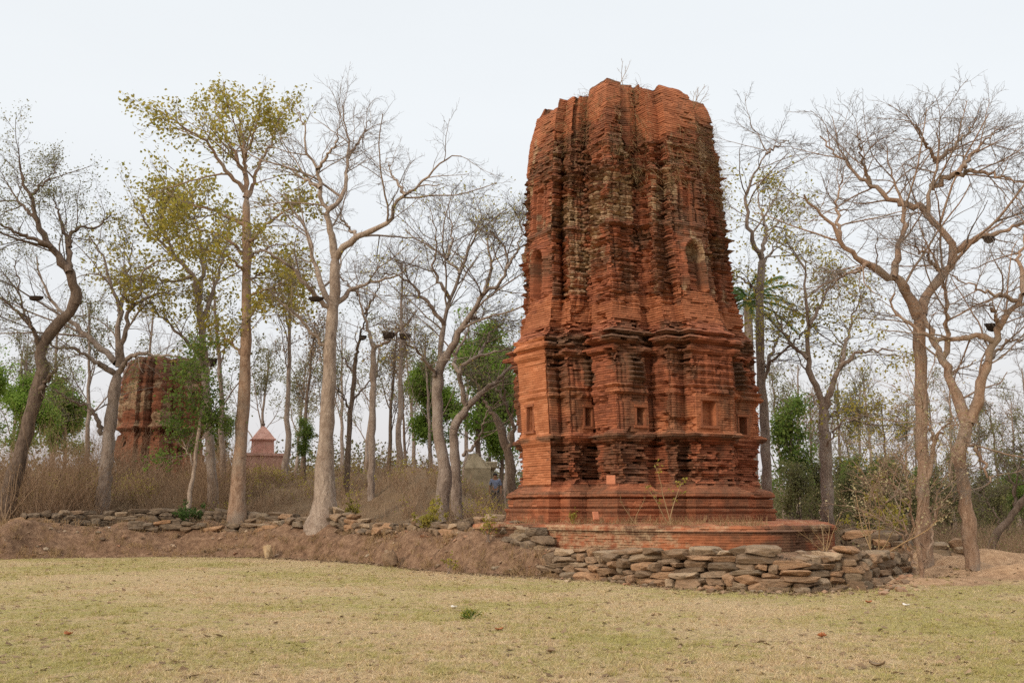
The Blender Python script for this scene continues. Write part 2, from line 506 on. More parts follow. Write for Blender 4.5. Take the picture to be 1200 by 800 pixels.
# ------------------------------------------------------------------ terrain
FOOT_PX = [(-260, 660), (-120, 657), (0, 655), (100, 652), (200, 651), (300, 652), (370, 655), (430, 660), (500, 667), (560, 672), (640, 676), (700, 680), (760, 686), (830, 690), (880, 693), (940, 694), (990, 690), (1050, 682), (1110, 676)]
FOOT = np.array([gnd(*p)[:2] for p in FOOT_PX])
def foot(x):
    return np.interp(x, FOOT[:, 0], FOOT[:, 1])
X_WALL0 = gnd(600, 674)[0]
X_WALL1 = gnd(1050, 682)[0]
HEAPS = [(gnd(1192, 682), 1.25, 0.7, 0.40), (gnd(1080, 685), 1.3, 0.5, 0.17), (gnd(1130, 672), 0.8, 0.8, 0.40), (gnd(1078, 668), 0.9, 0.9, 0.50), (gnd(1170, 664), 1.5, 0.8, 0.50), (gnd(1112, 676), 0.8, 0.5, 0.25)]

def terrain(x, y):
    x = np.asarray(x, float); y = np.asarray(y, float)
    t = (y - foot(x)) * 0.86
    wr = sst(X_WALL0 - 0.8, X_WALL0 + 1.0, x)              # 0 on the open bank, 1 behind the stone wall
    re = 1 - sst(X_WALL1 - 0.9, X_WALL1 + 0.7, x)          # the bank ends right of the wall
    lump = fbm(x * 0.8, y * 0.8, 0, 4, 3)
    width = 0.8 + 1.1 * vn(x * 0.33, 0.0, 0, 9)
    tb = t + (fbm(x * 0.7, y * 0.7, 0, 3, 21) - 0.5) * 0.9 * sst(0, 0.6, t)
    open_bank = 0.98 * np.clip(np.sin(np.clip(tb / width, 0, 1) * math.pi / 2), 0, 1) ** 1.15
    wall_bank = 0.60 * sst(0.12, 0.55, t)
    bank = (open_bank * (1 - wr) + wall_bank * wr) * re
    bank = bank + ((lump - 0.5) * 0.85 + (fbm(x * 2.4, y * 2.4, 0, 3, 33) - 0.5) * 0.22) * sst(0.02, 0.4, t) * (1 - sst(2.0, 3.5, t) * 0.6) * (1 - wr) * re
    mound_h = (1.55 + 0.85 * np.exp(-((x + 4.5) / 6.5) ** 2)) * (1 - sst(-4.6, 0.6, x))
    mound = mound_h * sst(2.6, 12.5, t) * (1 - 0.62 * sst(15.0, 24.0, t))
    mound = mound + (fbm(x * 0.5, y * 0.5, 0, 4, 31) - 0.5) * 0.5 * sst(2.5, 6, t) * (1 - sst(0, 4, x))
    back = (fbm(x * 0.15, y * 0.15, 0, 4, 41) - 0.5) * 0.8 * sst(3, 12, t) * sst(9, 12, x) * (1 - sst(200, 300, y))
    z = bank + mound + back
    for p, sx, sy, hh in HEAPS:
        z = z + hh * np.exp(-((x - p[0]) / sx) ** 2 - ((y - p[1]) / sy) ** 2) * (0.75 + 0.5 * lump)
    z = z + (vn(x * 0.4, y * 0.4, 0, 55) - 0.5) * 0.05 + (vn(x * 2.2, y * 2.2, 0, 56) - 0.5) * 0.02
    return z

def heap(x, y):
    h = 0
    for p, sx, sy, hh in HEAPS:
        h = np.maximum(h, np.exp(-((x - p[0]) / (sx * 1.25)) ** 2 - ((y - p[1]) / (sy * 1.25)) ** 2))
    return h

def build_ground():
    def axis(lo, hi, step, far_lo, far_hi):
        mid = np.arange(lo, hi + 1e-6, step)
        g = np.cumsum(step * 1.16 ** np.arange(1, 75))
        a = lo - g[g < (lo - far_lo)][::-1]
        b = hi + g[g < (far_hi - hi)]
        return np.concatenate([a, mid, b])
    xs = axis(-24, 16, 0.11, -3500, 3500)
    ys = axis(8, 44, 0.11, -300, 4500)
    X, Y = np.meshgrid(xs, ys)
    Z = terrain(X, Y)
    t = (Y - foot(X)) * 0.86
    re = 1 - sst(X_WALL1 - 0.5, X_WALL1 + 1.2, X)
    soil = sst(-1.1, 0.25, t + (fbm(X * 1.1, Y * 1.1, 0, 4, 77) - 0.5) * 1.2) * (1 - sst(1.6, 3.6, t)) * (0.25 + 0.75 * re)
    hp = heap(X, Y)
    soil = np.maximum(soil, 1.3 * hp)
    soil = np.maximum(soil, 0.75 * sst(-1.6, 0.3, t) * (1 - sst(3.0, 5.0, t)) * sst(X_WALL1 - 1.5, X_WALL1 + 0.3, X) * (1 - sst(19, 24, X)))
    litter = sst(1.4, 3.6, t)
    litter = litter * np.where(X > X_WALL1, sst(2.5, 7.0, t) * 0.85, 1.0) * (1 - hp)
    pale = np.clip(1.3 * hp + 0.7 * sst(-1.8, -0.2, t) * (1 - sst(2, 4, t)) * sst(X_WALL1 - 2.0, X_WALL1, X), 0, 1)
    ny, nx = X.shape
    idx = np.arange(ny * nx).reshape(ny, nx)
    q = np.stack([idx[:-1, :-1], idx[:-1, 1:], idx[1:, 1:], idx[1:, :-1]], -1).reshape(-1, 4)
    me = mesh_np('ground', np.stack([X, Y, Z], -1), [q], True, {'soil': soil, 'litter': litter, 'pale': pale})
    o = link('ground', me, M_GROUND)
    tag(o, 'dry grass field rising into an eroded earth bank and brown mound', None, None, 'structure')
build_ground()

# ------------------------------------------------------------------ the brick temple
ANG = math.radians(31)
AX = np.array([-math.cos(ANG), -math.sin(ANG)])       # outward normal of the left face
BX = np.array([math.sin(ANG), -math.cos(ANG)])        # outward normal of the right face
QPLAN = [(1.04, 0.0), (1.04, 0.22), (0.93, 0.22), (0.93, 0.36), (0.70, 0.36), (0.70, 0.44), (0.765, 0.44), (0.765, 0.765),
         (0.44, 0.765), (0.44, 0.70), (0.36, 0.70), (0.36, 0.93), (0.22, 0.93), (0.22, 1.04)]

def plan_samples(step, back_step, Rref, ax=AX, bx=BX):
    pts = []
    for q in range(4):
        for a, b in QPLAN[1:]:
            for _ in range(q):
                a, b = -b, a
            pts.append(a * ax + b * bx)
    pts = np.array(pts)
    n = len(pts)
    P, Nn, S, SEG, LOC, W = [], [], [], [], [], []
    s = 0.0
    segn = []
    for i in range(n):
        d = pts[(i + 1) % n] - pts[i]
        l = np.linalg.norm(d)
        nn = np.array([d[1], -d[0]]) / l
        if nn.dot(pts[i] + pts[(i + 1) % n]) < 0 and False:
            nn = -nn
        segn.append((d, l, nn))
    # orientation
    area = sum(pts[i][0] * pts[(i + 1) % n][1] - pts[(i + 1) % n][0] * pts[i][1] for i in range(n))
    sg = 1 if area > 0 else -1
    for i in range(n):
        d, l, nn = segn[i]
        nn = nn * sg
        pn = segn[i - 1][2] * sg
        L = l * Rref
        vis = nn[1] < 0.25
        k = max(1, int(round(L / (step if vis else back_step))))
        for j in range(k):
            f = j / k
            P.append(pts[i] + d * f)
            Nn.append(nn if j else (pn + nn))
            S.append(s + L * f); SEG.append(i); LOC.append(L * f); W.append(L)
        s += L
    return dict(P=np.array(P), N=np.array(Nn), S=np.array(S), SEG=np.array(SEG), LOC=np.array(LOC), W=np.array(W), L=s, ccw=sg > 0)

TC = np.array([xat(746, 29.0, 1.6), 29.0])
TZ0, TZ1 = 1.22, 13.35
R_Z = [1.2, 2.1, 3.4, 5.6, 6.15, 6.32, 6.6, 7.2, 8.0, 9.0, 10.2, 11.2, 11.9, 12.45, 12.95, 13.35]
R_R = [3.19, 3.19, 3.20, 3.27, 3.27, 3.12, 3.02, 2.92, 2.86, 2.81, 2.76, 2.69, 2.63, 2.55, 2.41, 2.24]
LEAN_Z = [1.2, 3.4, 6.0, 9.0, 11.5, 13.2]
LEAN_X = [0.0, 0.0, -0.08, -0.24, -0.26, -0.28]

def build_temple():
    root = empty('brick_temple', (TC[0], TC[1], TZ0), 'tall weathered red brick temple tower standing on the low brick platform', 'temple')
    pl = plan_samples(0.032, 0.22, 3.2)
    P, NN, S, SEG, LOC, W = (pl[k] for k in ('P', 'N', 'S', 'SEG', 'LOC', 'W'))
    ch = 0.062
    nc = int((TZ1 - TZ0) / ch)
    zz, ci, jt = [], [], []
    for c in range(nc):
        for dz, j in ((0.0, 0), (0.047, 0), (0.049, 1), (0.0605, 1)):
            zz.append(TZ0 + c * ch + dz); ci.append(c); jt.append(j)
    zz = np.array(zz); ci = np.array(ci); jt = np.array(jt)
    nz, ns = len(zz), len(S)
    Zg = zz[:, None]; Sg = S[None, :]
    R = np.interp(zz, R_Z, R_R)
    # helper: sample index seen at a pixel column for a height
    def s_at(px, z):
        r = np.interp(z, R_Z, R_R)
        W3 = np.concatenate([TC + P * r, np.full((ns, 1), z)], 1)
        u, _ = proj(W3)
        ok = NN[:, 1] < -0.05
        cost = np.abs(u - px) + np.where(ok, 0, 1e3) + (W3[:, 1] - 25) * 0.4
        return int(np.argmin(cost))
    rahaA = ((SEG == 13) & False)
    # mark by position in plan
    pa = P @ AX; pb = P @ BX
    rahaA = (pa > 1.03) & (np.abs(pb) < 0.225)
    rahaB = (pb > 1.03) & (np.abs(pa) < 0.225)
    raha = (np.abs(pa) > 1.03) | (np.abs(pb) > 1.03)
    corner = (np.maximum(np.abs(pa), np.abs(pb)) < 0.77) & (np.minimum(np.abs(pa), np.abs(pb)) > 0.43)
    colid = np.cumsum(np.concatenate([[0], (np.diff(SEG) != 0).astype(int)]))
    bada = (zz < 6.15)[:, None] & np.ones(ns, bool)[None, :]
    # random bricks
    bi = np.floor(Sg / 0.23 + 0.5 * (ci[:, None] % 2) + 0.4 * h3(ci, 0, 0, 5)[:, None])
    nb = h3(bi, ci[:, None] + 0 * bi, 0, 11)
    nb2 = h3(bi, ci[:, None] + 0 * bi, 0, 23)
    nco = h3(ci[:, None] + 0 * Sg.astype(int), colid[None, :] + 0 * ci[:, None], 0, 29)
    lowf = fbm(Sg * 0.55, Zg * 0.55, 0, 4, 61)
    midf = fbm(Sg * 1.7, Zg * 2.2, 0, 4, 67)
    fine = fbm(Sg * 5.0, Zg * 7.0, 0, 3, 71)
    # clean, restored masonry
    clean = np.zeros((nz, ns))
    clean = np.where(rahaA[None, :] & (Zg > 2.15) & (Zg < 6.1), 0.85, clean)
    cl2 = sst(0.47, 0.58, lowf) * (Zg > 3.45) * (Zg < 4.75) * 0.6
    clean = np.maximum(clean, cl2)
    clean = np.maximum(clean, (Zg < 2.15) * 0.28)
    skirt = sst(6.3, 6.5, Zg) * (1 - sst(7.0 + (midf - 0.5) * 1.4, 7.25 + (midf - 0.5) * 1.4, Zg))
    clean = np.maximum(clean, skirt * 0.5)
    cap = sst(11.8 + (lowf - 0.5) * 2.4, 12.0 + (lowf - 0.5) * 2.4, Zg) * np.where(corner[None, :] | raha[None, :], 1, 0.8)
    # erosion amplitude
    band = sst(2.15, 2.4, Zg) * (1 - sst(3.2, 3.45, Zg))
    E = 0.016 + 0.05 * sst(0.45, 0.7, midf)
    E = E + band * (0.07 + 0.10 * midf)
    E = E + sst(5.1, 5.5, Zg) * (1 - sst(6.2, 6.7, Zg)) * (0.05 + 0.12 * sst(0.35, 0.6, lowf))
    E = E + sst(6.6, 7.2, Zg) * (0.030 + 0.05 * sst(0.45, 0.65, fbm(Sg * 0.8, Zg * 0.9, 12, 4, 151)))
    E = E * (1 - 0.8 * np.minimum(clean * 2, 1) * (rahaA[None, :] | (Zg < 2.15))) * (1 - 0.45 * clean) * (1 - 0.75 * cap)
    D = -E * (0.55 * nb + 0.45 * nco)
    D = D - np.where(nb2 > 0.90, E * 1.3, 0)
    D = D - band * (1 - np.where(rahaA, 0.97, 0))[None, :] * (0.12 * sst(0.42, 0.72, fbm(Sg * 1.3, Zg * 2.6, 3, 4, 83)) + 0.02)
    # holes where bricks fell out
    hole = sst(0.66, 0.74, fbm(Sg * 2.0, Zg * 4.0, 9, 3, 91)) * (1 - 0.95 * np.where(rahaA[None, :] | (Zg < 2.15), 1, 0)) * (1 - cap)
    D = D - hole * 0.11
    # joints
    J = 0.012 + 0.020 * sst(6.2, 6.6, Zg) + 0.02 * midf + 0.015 * skirt + 0.02 * band
    J = J * (1 - 0.55 * np.where(rahaA, 1, 0)[None, :] * (Zg < 6.1)) * (1 - 0.6 * (Zg < 2.15)) * (1 - 0.75 * cap)
    D = D - J * jt[:, None]
    # base mouldings
    mz = [1.2, 1.50, 1.505, 1.58, 1.585, 1.63, 1.635, 1.83, 1.835, 1.88, 1.885, 2.0, 2.06, 2.14]
    mr = [0.23, 0.23, 0.26, 0.26, 0.15, 0.15, 0.20, 0.185, 0.11, 0.11, 0.235, 0.215, 0.10, 0.0]
    D = D + np.interp(zz, mz, mr)[:, None] * (1 + 0.12 * (midf - 0.5))
    # string courses of the wall
    def ring(z, hh, amt, rough=0.5):
        return amt * np.exp(-np.abs((Zg - z) / hh) ** 4) * (1 - rough + 2 * rough * sst(0.3, 0.6, fbm(Sg * 1.2, Zg * 0.8, z * 7, 3, 97)))
    ncl = (1 - 0.55 * np.where(rahaA, 1, 0))[None, :]
    D = D + ring(3.42, 0.10, 0.10) * ncl + ring(3.28, 0.05, 0.06) * ncl
    D = D + ring(4.52, 0.07, 0.07) * ncl + ring(4.68, 0.035, 0.05) * ncl
    D = D + ring(5.62, 0.10, 0.10, 0.8) * ncl + ring(5.86, 0.09, 0.15, 0.8) * ncl + ring(6.05, 0.07, 0.12, 0.8) * ncl
    D = D + (nco - 0.5) * 0.12 * (Zg > 5.3) * (Zg < 6.3) * ncl * sst(0.35, 0.55, midf)
    # slope of broken cornice at the top of the wall
    D = D - sst(5.95, 6.4, Zg) * (1 - sst(6.4, 7.2, Zg)) * 0.06 * midf
    # spire: stacked little storeys on the outer facets, ribs on the rest
    sp = sst(6.9, 7.3, Zg) * (1 - cap) * (1 - 0.8 * sst(11.2, 12.0, Zg))
    ph = (Zg - 6.9) / (0.40 + 0.34 * h3(colid, 0, 0, 3))[None, :] + h3(colid, 1, 0, 3)[None, :]
    saw = ph - np.floor(ph)
    st = np.where((~raha)[None, :], 1, 0.25)
    brk = sst(0.40, 0.60, fbm(Sg * 0.9, Zg * 0.9, 4, 3, 141))
    D = D + sp * st * brk * (0.035 * np.sin(saw * math.pi) - 0.06 * np.exp(-((saw - 0.02) / 0.06) ** 2) - 0.05 * np.exp(-((saw - 0.98) / 0.06) ** 2))
    D = D + sp * 0.045 * brk * (saw > 0.80) * (saw < 0.93) * st
    # vertical grooves inside each facet
    wloc = LOC / np.maximum(W, 1e-6)
    face = (W > 0.42)
    grv = np.exp(-((wloc - 0.5) * W / 0.035) ** 2) * face
    D = D - sp * 0.03 * grv[None, :]
    # every facet of the spire reads as a rounded pilaster standing between deep upright slots
    spp = sst(6.5, 7.2, Zg) * np.where(raha, 0.35, 1.0)[None, :] * (1 - 0.75 * cap) * (1 - 0.92 * sst(11.0, 11.8, Zg))
    nst = np.maximum(1, np.round(W / 0.25))
    sidx = np.floor(wloc * nst)
    soff = h3(sidx, colid, 0, 43) - 0.5
    fr = wloc * nst - sidx
    sedge = np.exp(-(np.minimum(fr, 1 - fr) * W / nst / 0.026) ** 2) * (nst > 1)
    sstore = h3(sidx[None, :] + 0 * ci[:, None], np.floor(ph).astype(int), colid[None, :] + 0 * ci[:, None], 47) - 0.5
    D = D + spp * (0.10 * soff[None, :] + 0.07 * sstore - 0.055 * sedge[None, :] * sst(0.25, 0.5, midf))
    lw = sst(3.5, 3.6, Zg) * (1 - sst(5.4, 5.7, Zg)) * (1 - np.where(rahaA, 0.85, 0))[None, :]
    recess = (np.maximum(np.abs(pa), np.abs(pb)) < 0.712) & (np.maximum(np.abs(pa), np.abs(pb)) > 0.69)
    D = D + sst(6.4, 7.0, Zg) * 0.13 * recess[None, :]
    D = D + lw * (0.07 * soff[None, :] - 0.035 * sedge[None, :])
    # thin stacked mouldings low on every storey
    t3 = (Zg - 6.9) / 0.31 + h3(colid, 7, 0, 3)[None, :]
    t3 = t3 - np.floor(t3)
    tier = (t3 < 0.22) * 0.055 - ((t3 > 0.22) & (t3 < 0.42)) * 0.045 + ((t3 > 0.62) & (t3 < 0.8)) * 0.02
    D = D + spp * tier * sst(0.36, 0.50, fbm(Sg * 1.1, Zg * 0.8, 65, 3, 193))
    # little capitals ride out further on some strips
    D = D + spp * 0.05 * (t3 < 0.22) * (h3(sidx, colid, 3, 49) > 0.6)[None, :]
    D = D + sst(4.55, 4.6, Zg) * (1 - sst(5.3, 5.5, Zg)) * 0.03 * np.sin(Zg * 2 * math.pi / 0.2)[...] * (1 - np.where(rahaA, 1, 0))[None, :] * sst(0.4, 0.55, fbm(Sg * 0.8, Zg * 0.5, 55, 3, 191))
    slot = np.exp(-(np.minimum(LOC, W - LOC) / 0.035) ** 2) * (W < 0.42)
    D = D - spp * 0.05 * slot[None, :]
    i_n = s_at(746, 12.5)
    notch = np.exp(-((S - S[i_n]) / 0.16) ** 4)[None, :] * sst(10.9, 11.6, Zg)
    D = D - notch * (0.30 + 0.25 * midf)
    i_n = s_at(684, 12.3)
    notch2 = np.exp(-((S - S[i_n]) / 0.13) ** 4)[None, :] * sst(11.3, 11.9, Zg)
    D = D - notch2 * (0.22 + 0.2 * midf)
    D = D - (Zg > 3.5) * (Zg < 5.6) * 0.07 * slot[None, :]
    edge = np.exp(-((np.minimum(LOC, W - LOC)) / 0.05) ** 2) * face
    D = D - sp * 0.025 * edge[None, :]
    D = D - sst(3.5, 3.6, Zg) * (1 - sst(5.5, 5.6, Zg)) * 0.05 * (np.exp(-((wloc - 0.12) * W / 0.03) ** 2) + np.exp(-((wloc - 0.88) * W / 0.03) ** 2))[None, :] * face * (1 - np.where(rahaA, 1, 0))[None, :]
    stain = np.zeros((nz, ns)); plaster = np.zeros((nz, ns))
    # horizontal bands of the spire
    for z, a in ((9.05, 0.06), (10.55, 0.08), (10.75, 0.05), (11.3, 0.06)):
        D = D + ring(z, 0.06, a, 0.35) * (1 - cap)
        stain = np.maximum(stain, 0.65 * np.exp(-((Zg - z) / 0.09) ** 2))
    # false arched windows and panels on the central projections
    for k, (mask, px) in enumerate(((rahaA, 632), (rahaB, 812))):
        ids = np.where(mask)[0]
        s0 = S[ids].mean() if k == 1 else None
        cB = (pa if k == 1 else pb)
        u = -cB * 3.05 if k == 1 else cB * 3.05
        u = u[None, :]
        mk = mask[None, :]
        aw, zb, zs = 0.25, 7.25, 8.3
        calm = mk * (np.abs(u) < 0.5) * (Zg > 7.0) * (Zg < 10.5)
        D = D * (1 - 0.55 * calm)
        rr = np.sqrt(u ** 2 + np.maximum(Zg - zs, 0) ** 2)
        rim = mk * np.exp(-((rr - (aw + 0.09)) / 0.06) ** 2) * (Zg > zb) * (Zg < 8.75)
        ins = mk * (rr < aw) * (Zg > zb)
        D = D + 0.11 * rim - 0.22 * ins
        D = D + ins * 0.13 * (np.abs(u) < 0.15) * (Zg < 8.15) * (0.7 + 0.3 * np.sin(Zg * 50))
        plaster = np.maximum(plaster, 0.45 * rim)
        pan = mk * (np.abs(u) < 0.36) * (Zg > 9.2) * (Zg < 10.35)
        D = D - 0.13 * pan + 0.10 * pan * (np.abs(np.abs(u) - 0.2) < 0.05)
        plaster = np.maximum(plaster, mk * (Zg > 9.15) * (Zg < 10.45) * (0.55 if k == 0 else 0.42) * sst(0.35, 0.6, midf))
    plaster = np.maximum(plaster, (Zg > 9.1) * (Zg < 10.5) * np.where((~raha) & face, 0.60, 0.30)[None, :] * sst(0.36, 0.62, lowf + 0.12 * nb + 0.15 * (h3(colid, 5, 0, 3) - 0.5)[None, :]))
    plaster = np.maximum(plaster, (Zg > 7.2) * (Zg < 12.3) * 0.58 * sst(0.60, 0.70, fbm(Sg * 1.6, Zg * 0.7, 35, 4, 181)))
    plaster = np.maximum(plaster, 0.20 * (Zg > 6.3)) * np.where(Zg > 6.3, 0.93, 1)
    plaster = np.maximum(plaster, (Zg > 7.7) * (Zg < 9.1) * 0.5 * np.where(corner, 1, 0.35)[None, :] * sst(0.5, 0.66, midf))
    # engaged miniature towers on the wall
    for px, hw in ((692, 0.24), (746, 0.27), (868, 0.2)):
        i = s_at(px, 5.0)
        ds = np.abs(S - S[i])
        m2 = (np.clip(1 - (ds / hw) ** 2, 0, 1) ** 0.5)[None, :] * sst(4.7, 4.8, Zg) * (1 - sst(5.45, 5.62, Zg)) * (1 - 0.35 * sst(5.1, 5.6, Zg))
        D = D + m2 * (0.20 + 0.06 * np.sin(Zg * 2 * math.pi / 0.124))
        stain = np.maximum(stain, np.clip(m2 * 1.4, 0, 0.85))
    niches = []
    for px, z, hw, hh, dp in ((622, 3.95, 0.14, 0.32, 0.36), (832, 3.98, 0.22, 0.31, 0.22), (752, 3.90, 0.12, 0.22, 0.32), (691, 3.95, 0.10, 0.24, 0.28), (871, 3.80, 0.13, 0.23, 0.32)):
        i = s_at(px, z)
        L0, W0 = LOC[i], W[i]
        lc = min(max(L0, hw + 0.05), max(W0 - hw - 0.05, W0 / 2))
        dl = np.abs(LOC - lc)
        sgm = (SEG == SEG[i])
        inside = (sgm & (dl < hw))[None, :] * (np.abs(Zg - z) < hh)
        D = np.where(inside > 0, -dp - 0.02 * nb, D)
        ring_ = (sgm & (dl < hw + 0.20))[None, :] * (np.abs(Zg - z) < hh + 0.18) * (inside == 0)
        D = np.where(ring_ > 0, -0.012 * nb - 0.008 * jt[:, None], D)
        clean = np.maximum(clean, ring_ * 0.45)
        niches.append((SEG[i], lc, z, hw, hh))
    # tonal masks
    tone = np.clip(0.15 + 0.55 * nb2 + 0.5 * (midf - 0.35), 0, 1)
    topl = sst(0.45, 0.62, lowf)
    stain = np.maximum(stain, sst(6.9, 8.2, Zg) * (0.26 + 0.36 * sst(0.42, 0.62, midf)) + 0.14 * sst(7, 8, Zg) * nb)
    stain = np.maximum(stain, (Zg > 2.2) * (0.24 + 0.36 * sst(0.42, 0.62, fbm(Sg * 1.1, Zg * 0.7, 15, 4, 161))) * np.where(rahaA, 0.4, 1)[None, :])
    stain = np.maximum(stain, (Zg > 3.5) * 0.45 * np.exp(-(np.minimum(LOC, W - LOC) / 0.09) ** 2)[None, :] * sst(0.42, 0.55, fbm(Sg * 0.6, Zg * 0.6, 25, 3, 171)) * np.where(rahaA, 0.3, 1)[None, :])
    stain = np.maximum(stain, sst(10.3, 11.2, Zg) * 0.42)
    stain = np.maximum(stain, 0.8 * np.exp(-((Zg - 5.95) / 0.30) ** 2) * sst(0.38, 0.55, lowf) * np.where(rahaA, 0.2, 1)[None, :])
    stain = np.maximum(stain, 0.75 * np.exp(-((Zg - 3.38) / 0.13) ** 2) * sst(0.30, 0.5, fbm(Sg * 0.9, Zg, 5, 3, 131)))
    stain = np.maximum(stain, band * 0.58 * sst(0.45, 0.62, midf) * np.where(rahaA, 0, 1)[None, :])
    stain = np.maximum(stain, sst(4.6, 4.9, Zg) * (1 - sst(6, 6.3, Zg)) * 0.62 * sst(0.46, 0.62, midf) * np.where(rahaA, 0.1, 1)[None, :])
    stain = np.maximum(stain, 0.7 * np.exp(-((Zg - 1.98) / 0.06) ** 2) + 0.6 * np.exp(-((Zg - 1.60) / 0.035) ** 2))
    stain = np.maximum(stain, 0.55 * (Zg < 1.45) * sst(0.40, 0.6, midf))
    stain = np.maximum(stain, (Zg < 2.2) * 0.55 * sst(0.5, 0.65, lowf))
    stain = stain * (1 - 0.45 * skirt) * (1 - 0.35 * cap)
    stain = np.maximum(stain, sst(13.05, 13.25, Zg) * 0.7)
    clean = np.maximum(clean, cap * 0.45)
    # positions
    nrm = NN
    XY = TC[None, None, :] + P[None] * R[:, None, None] + nrm[None] * D[:, :, None]
    XY[:, :, 0] += np.interp(zz, LEAN_Z, LEAN_X)[:, None]
    # uneven broken top: facets end at different heights
    toph = 13.27 - 0.22 * h3(colid // 2, 0, 0, 7) * (~corner) * np.where(pb > 0.6, 0.3, 1) - 0.50 * (raha & (pb < 0.9)) - 0.14 * rahaB - 0.12 * ((~raha) & (~corner) & ((np.abs(pa) > 0.85) | (np.abs(pb) > 0.85)))
    toph = toph - 0.10 * sst(0.5, 0.7, vn(S * 0.9, 1.0, 0, 77)) - 0.05 * vn(S * 5, 2.0, 0, 78)
    Z3 = np.minimum(np.broadcast_to(Zg, (nz, ns)), toph[None, :] + 0.0 * D)
    V = np.concatenate([XY, Z3[:, :, None]], -1)
    idx = np.arange(nz * ns).reshape(nz, ns)
    nxt = np.roll(idx, -1, axis=1)
    A = dict(tone=tone, plaster=plaster, stain=stain, clean=clean)
    A = {k: np.broadcast_to(v, (nz, ns)) for k, v in A.items()}
    def sub(name, r0, r1, cap_top=False):
        v = V[r0:r1].reshape(-1, 3)
        i2 = np.arange((r1 - r0) * ns).reshape(r1 - r0, ns)
        n2 = np.roll(i2, -1, axis=1)
        q = np.stack([i2[:-1], n2[:-1], n2[1:], i2[1:]], -1).reshape(-1, 4)
        if not pl['ccw']:
            q = q[:, ::-1]
        at_ = {k: a[r0:r1].reshape(-1) for k, a in A.items()}
        fs = [q]
        if cap_top:
            # sloping broken top sinking to the hollow core
            ring2 = v[-ns:].copy()
            cc = np.array([TC[0] - 0.28, TC[1], 12.6])
            ring2 = cc + (ring2 - cc) * np.array([0.55, 0.55, 0.0]) + np.array([0, 0, 0.1])
            base = len(v)
            v = np.concatenate([v, ring2, cc[None]])
            a = i2[-1]; b2 = base + np.arange(ns)
            fs.append(np.stack([a, np.roll(a, -1), np.roll(b2, -1), b2], -1) if pl['ccw'] else np.stack([b2, np.roll(b2, -1), np.roll(a, -1), a], -1))
            fs.append(np.stack([b2, np.roll(b2, -1), np.full(ns, base + ns)], -1))
            at_ = {k: np.concatenate([x, x[-ns:], [0.5]]) for k, x in at_.items()}
        part(name, v, fs, M_BRICK, root, False, at_)
    r_a = int(np.searchsorted(zz, 2.22)); r_b = int(np.searchsorted(zz, 6.22))
    sub('base_moulding', 0, r_a + 1)
    sub('lower_wall', r_a, r_b + 1)
    sub('spire', r_b, nz, True)
    # door-like niche frames: jambs, lintel and sill of cut brick around each dark recess
    for sgi, lc, z, hw, hh in niches:
        ids = np.where(SEG == sgi)[0]
        nn = NN[ids[1]] if len(ids) > 1 else NN[ids[0]]
        nn = nn / np.linalg.norm(nn)
        tt = np.array([-nn[1], nn[0]])
        if not pl['ccw']: tt = -tt
        r = np.interp(z, R_Z, R_R)
        p0 = TC + np.array([np.interp(z, LEAN_Z, LEAN_X), 0]) + P[ids[0]] * r + tt * lc * r / 3.2
        rz = math.atan2(tt[1], tt[0])
        mb = MB()
        for sx in (-1, 1):
            c = p0 + tt * sx * (hw + 0.035) - nn * 0.035
            mb.box((c[0], c[1], z), (0.05, 0.09, 2 * hh), rz)
        c = p0 - nn * 0.02
        mb.box((c[0], c[1], z + hh + 0.045), (2 * hw + 0.18, 0.12, 0.065), rz)
        mb.box((c[0], c[1], z - hh - 0.04), (2 * hw + 0.20, 0.12, 0.065), rz)
        o = mb.build('niche_frame', M_BRICK, root)
        nv = len(o.data.vertices)
        for k, val in (('tone', 0.4), ('plaster', 0.0), ('stain', 0.42), ('clean', 0.3)):
            a = o.data.attributes.new(k, 'FLOAT', 'POINT')
            a.data.foreach_set('value', np.full(nv, val, np.float32) + (rng.random(nv).astype(np.float32) - 0.5) * (0.3 if k == 'tone' else 0))
    return root
TEMPLE = build_temple()

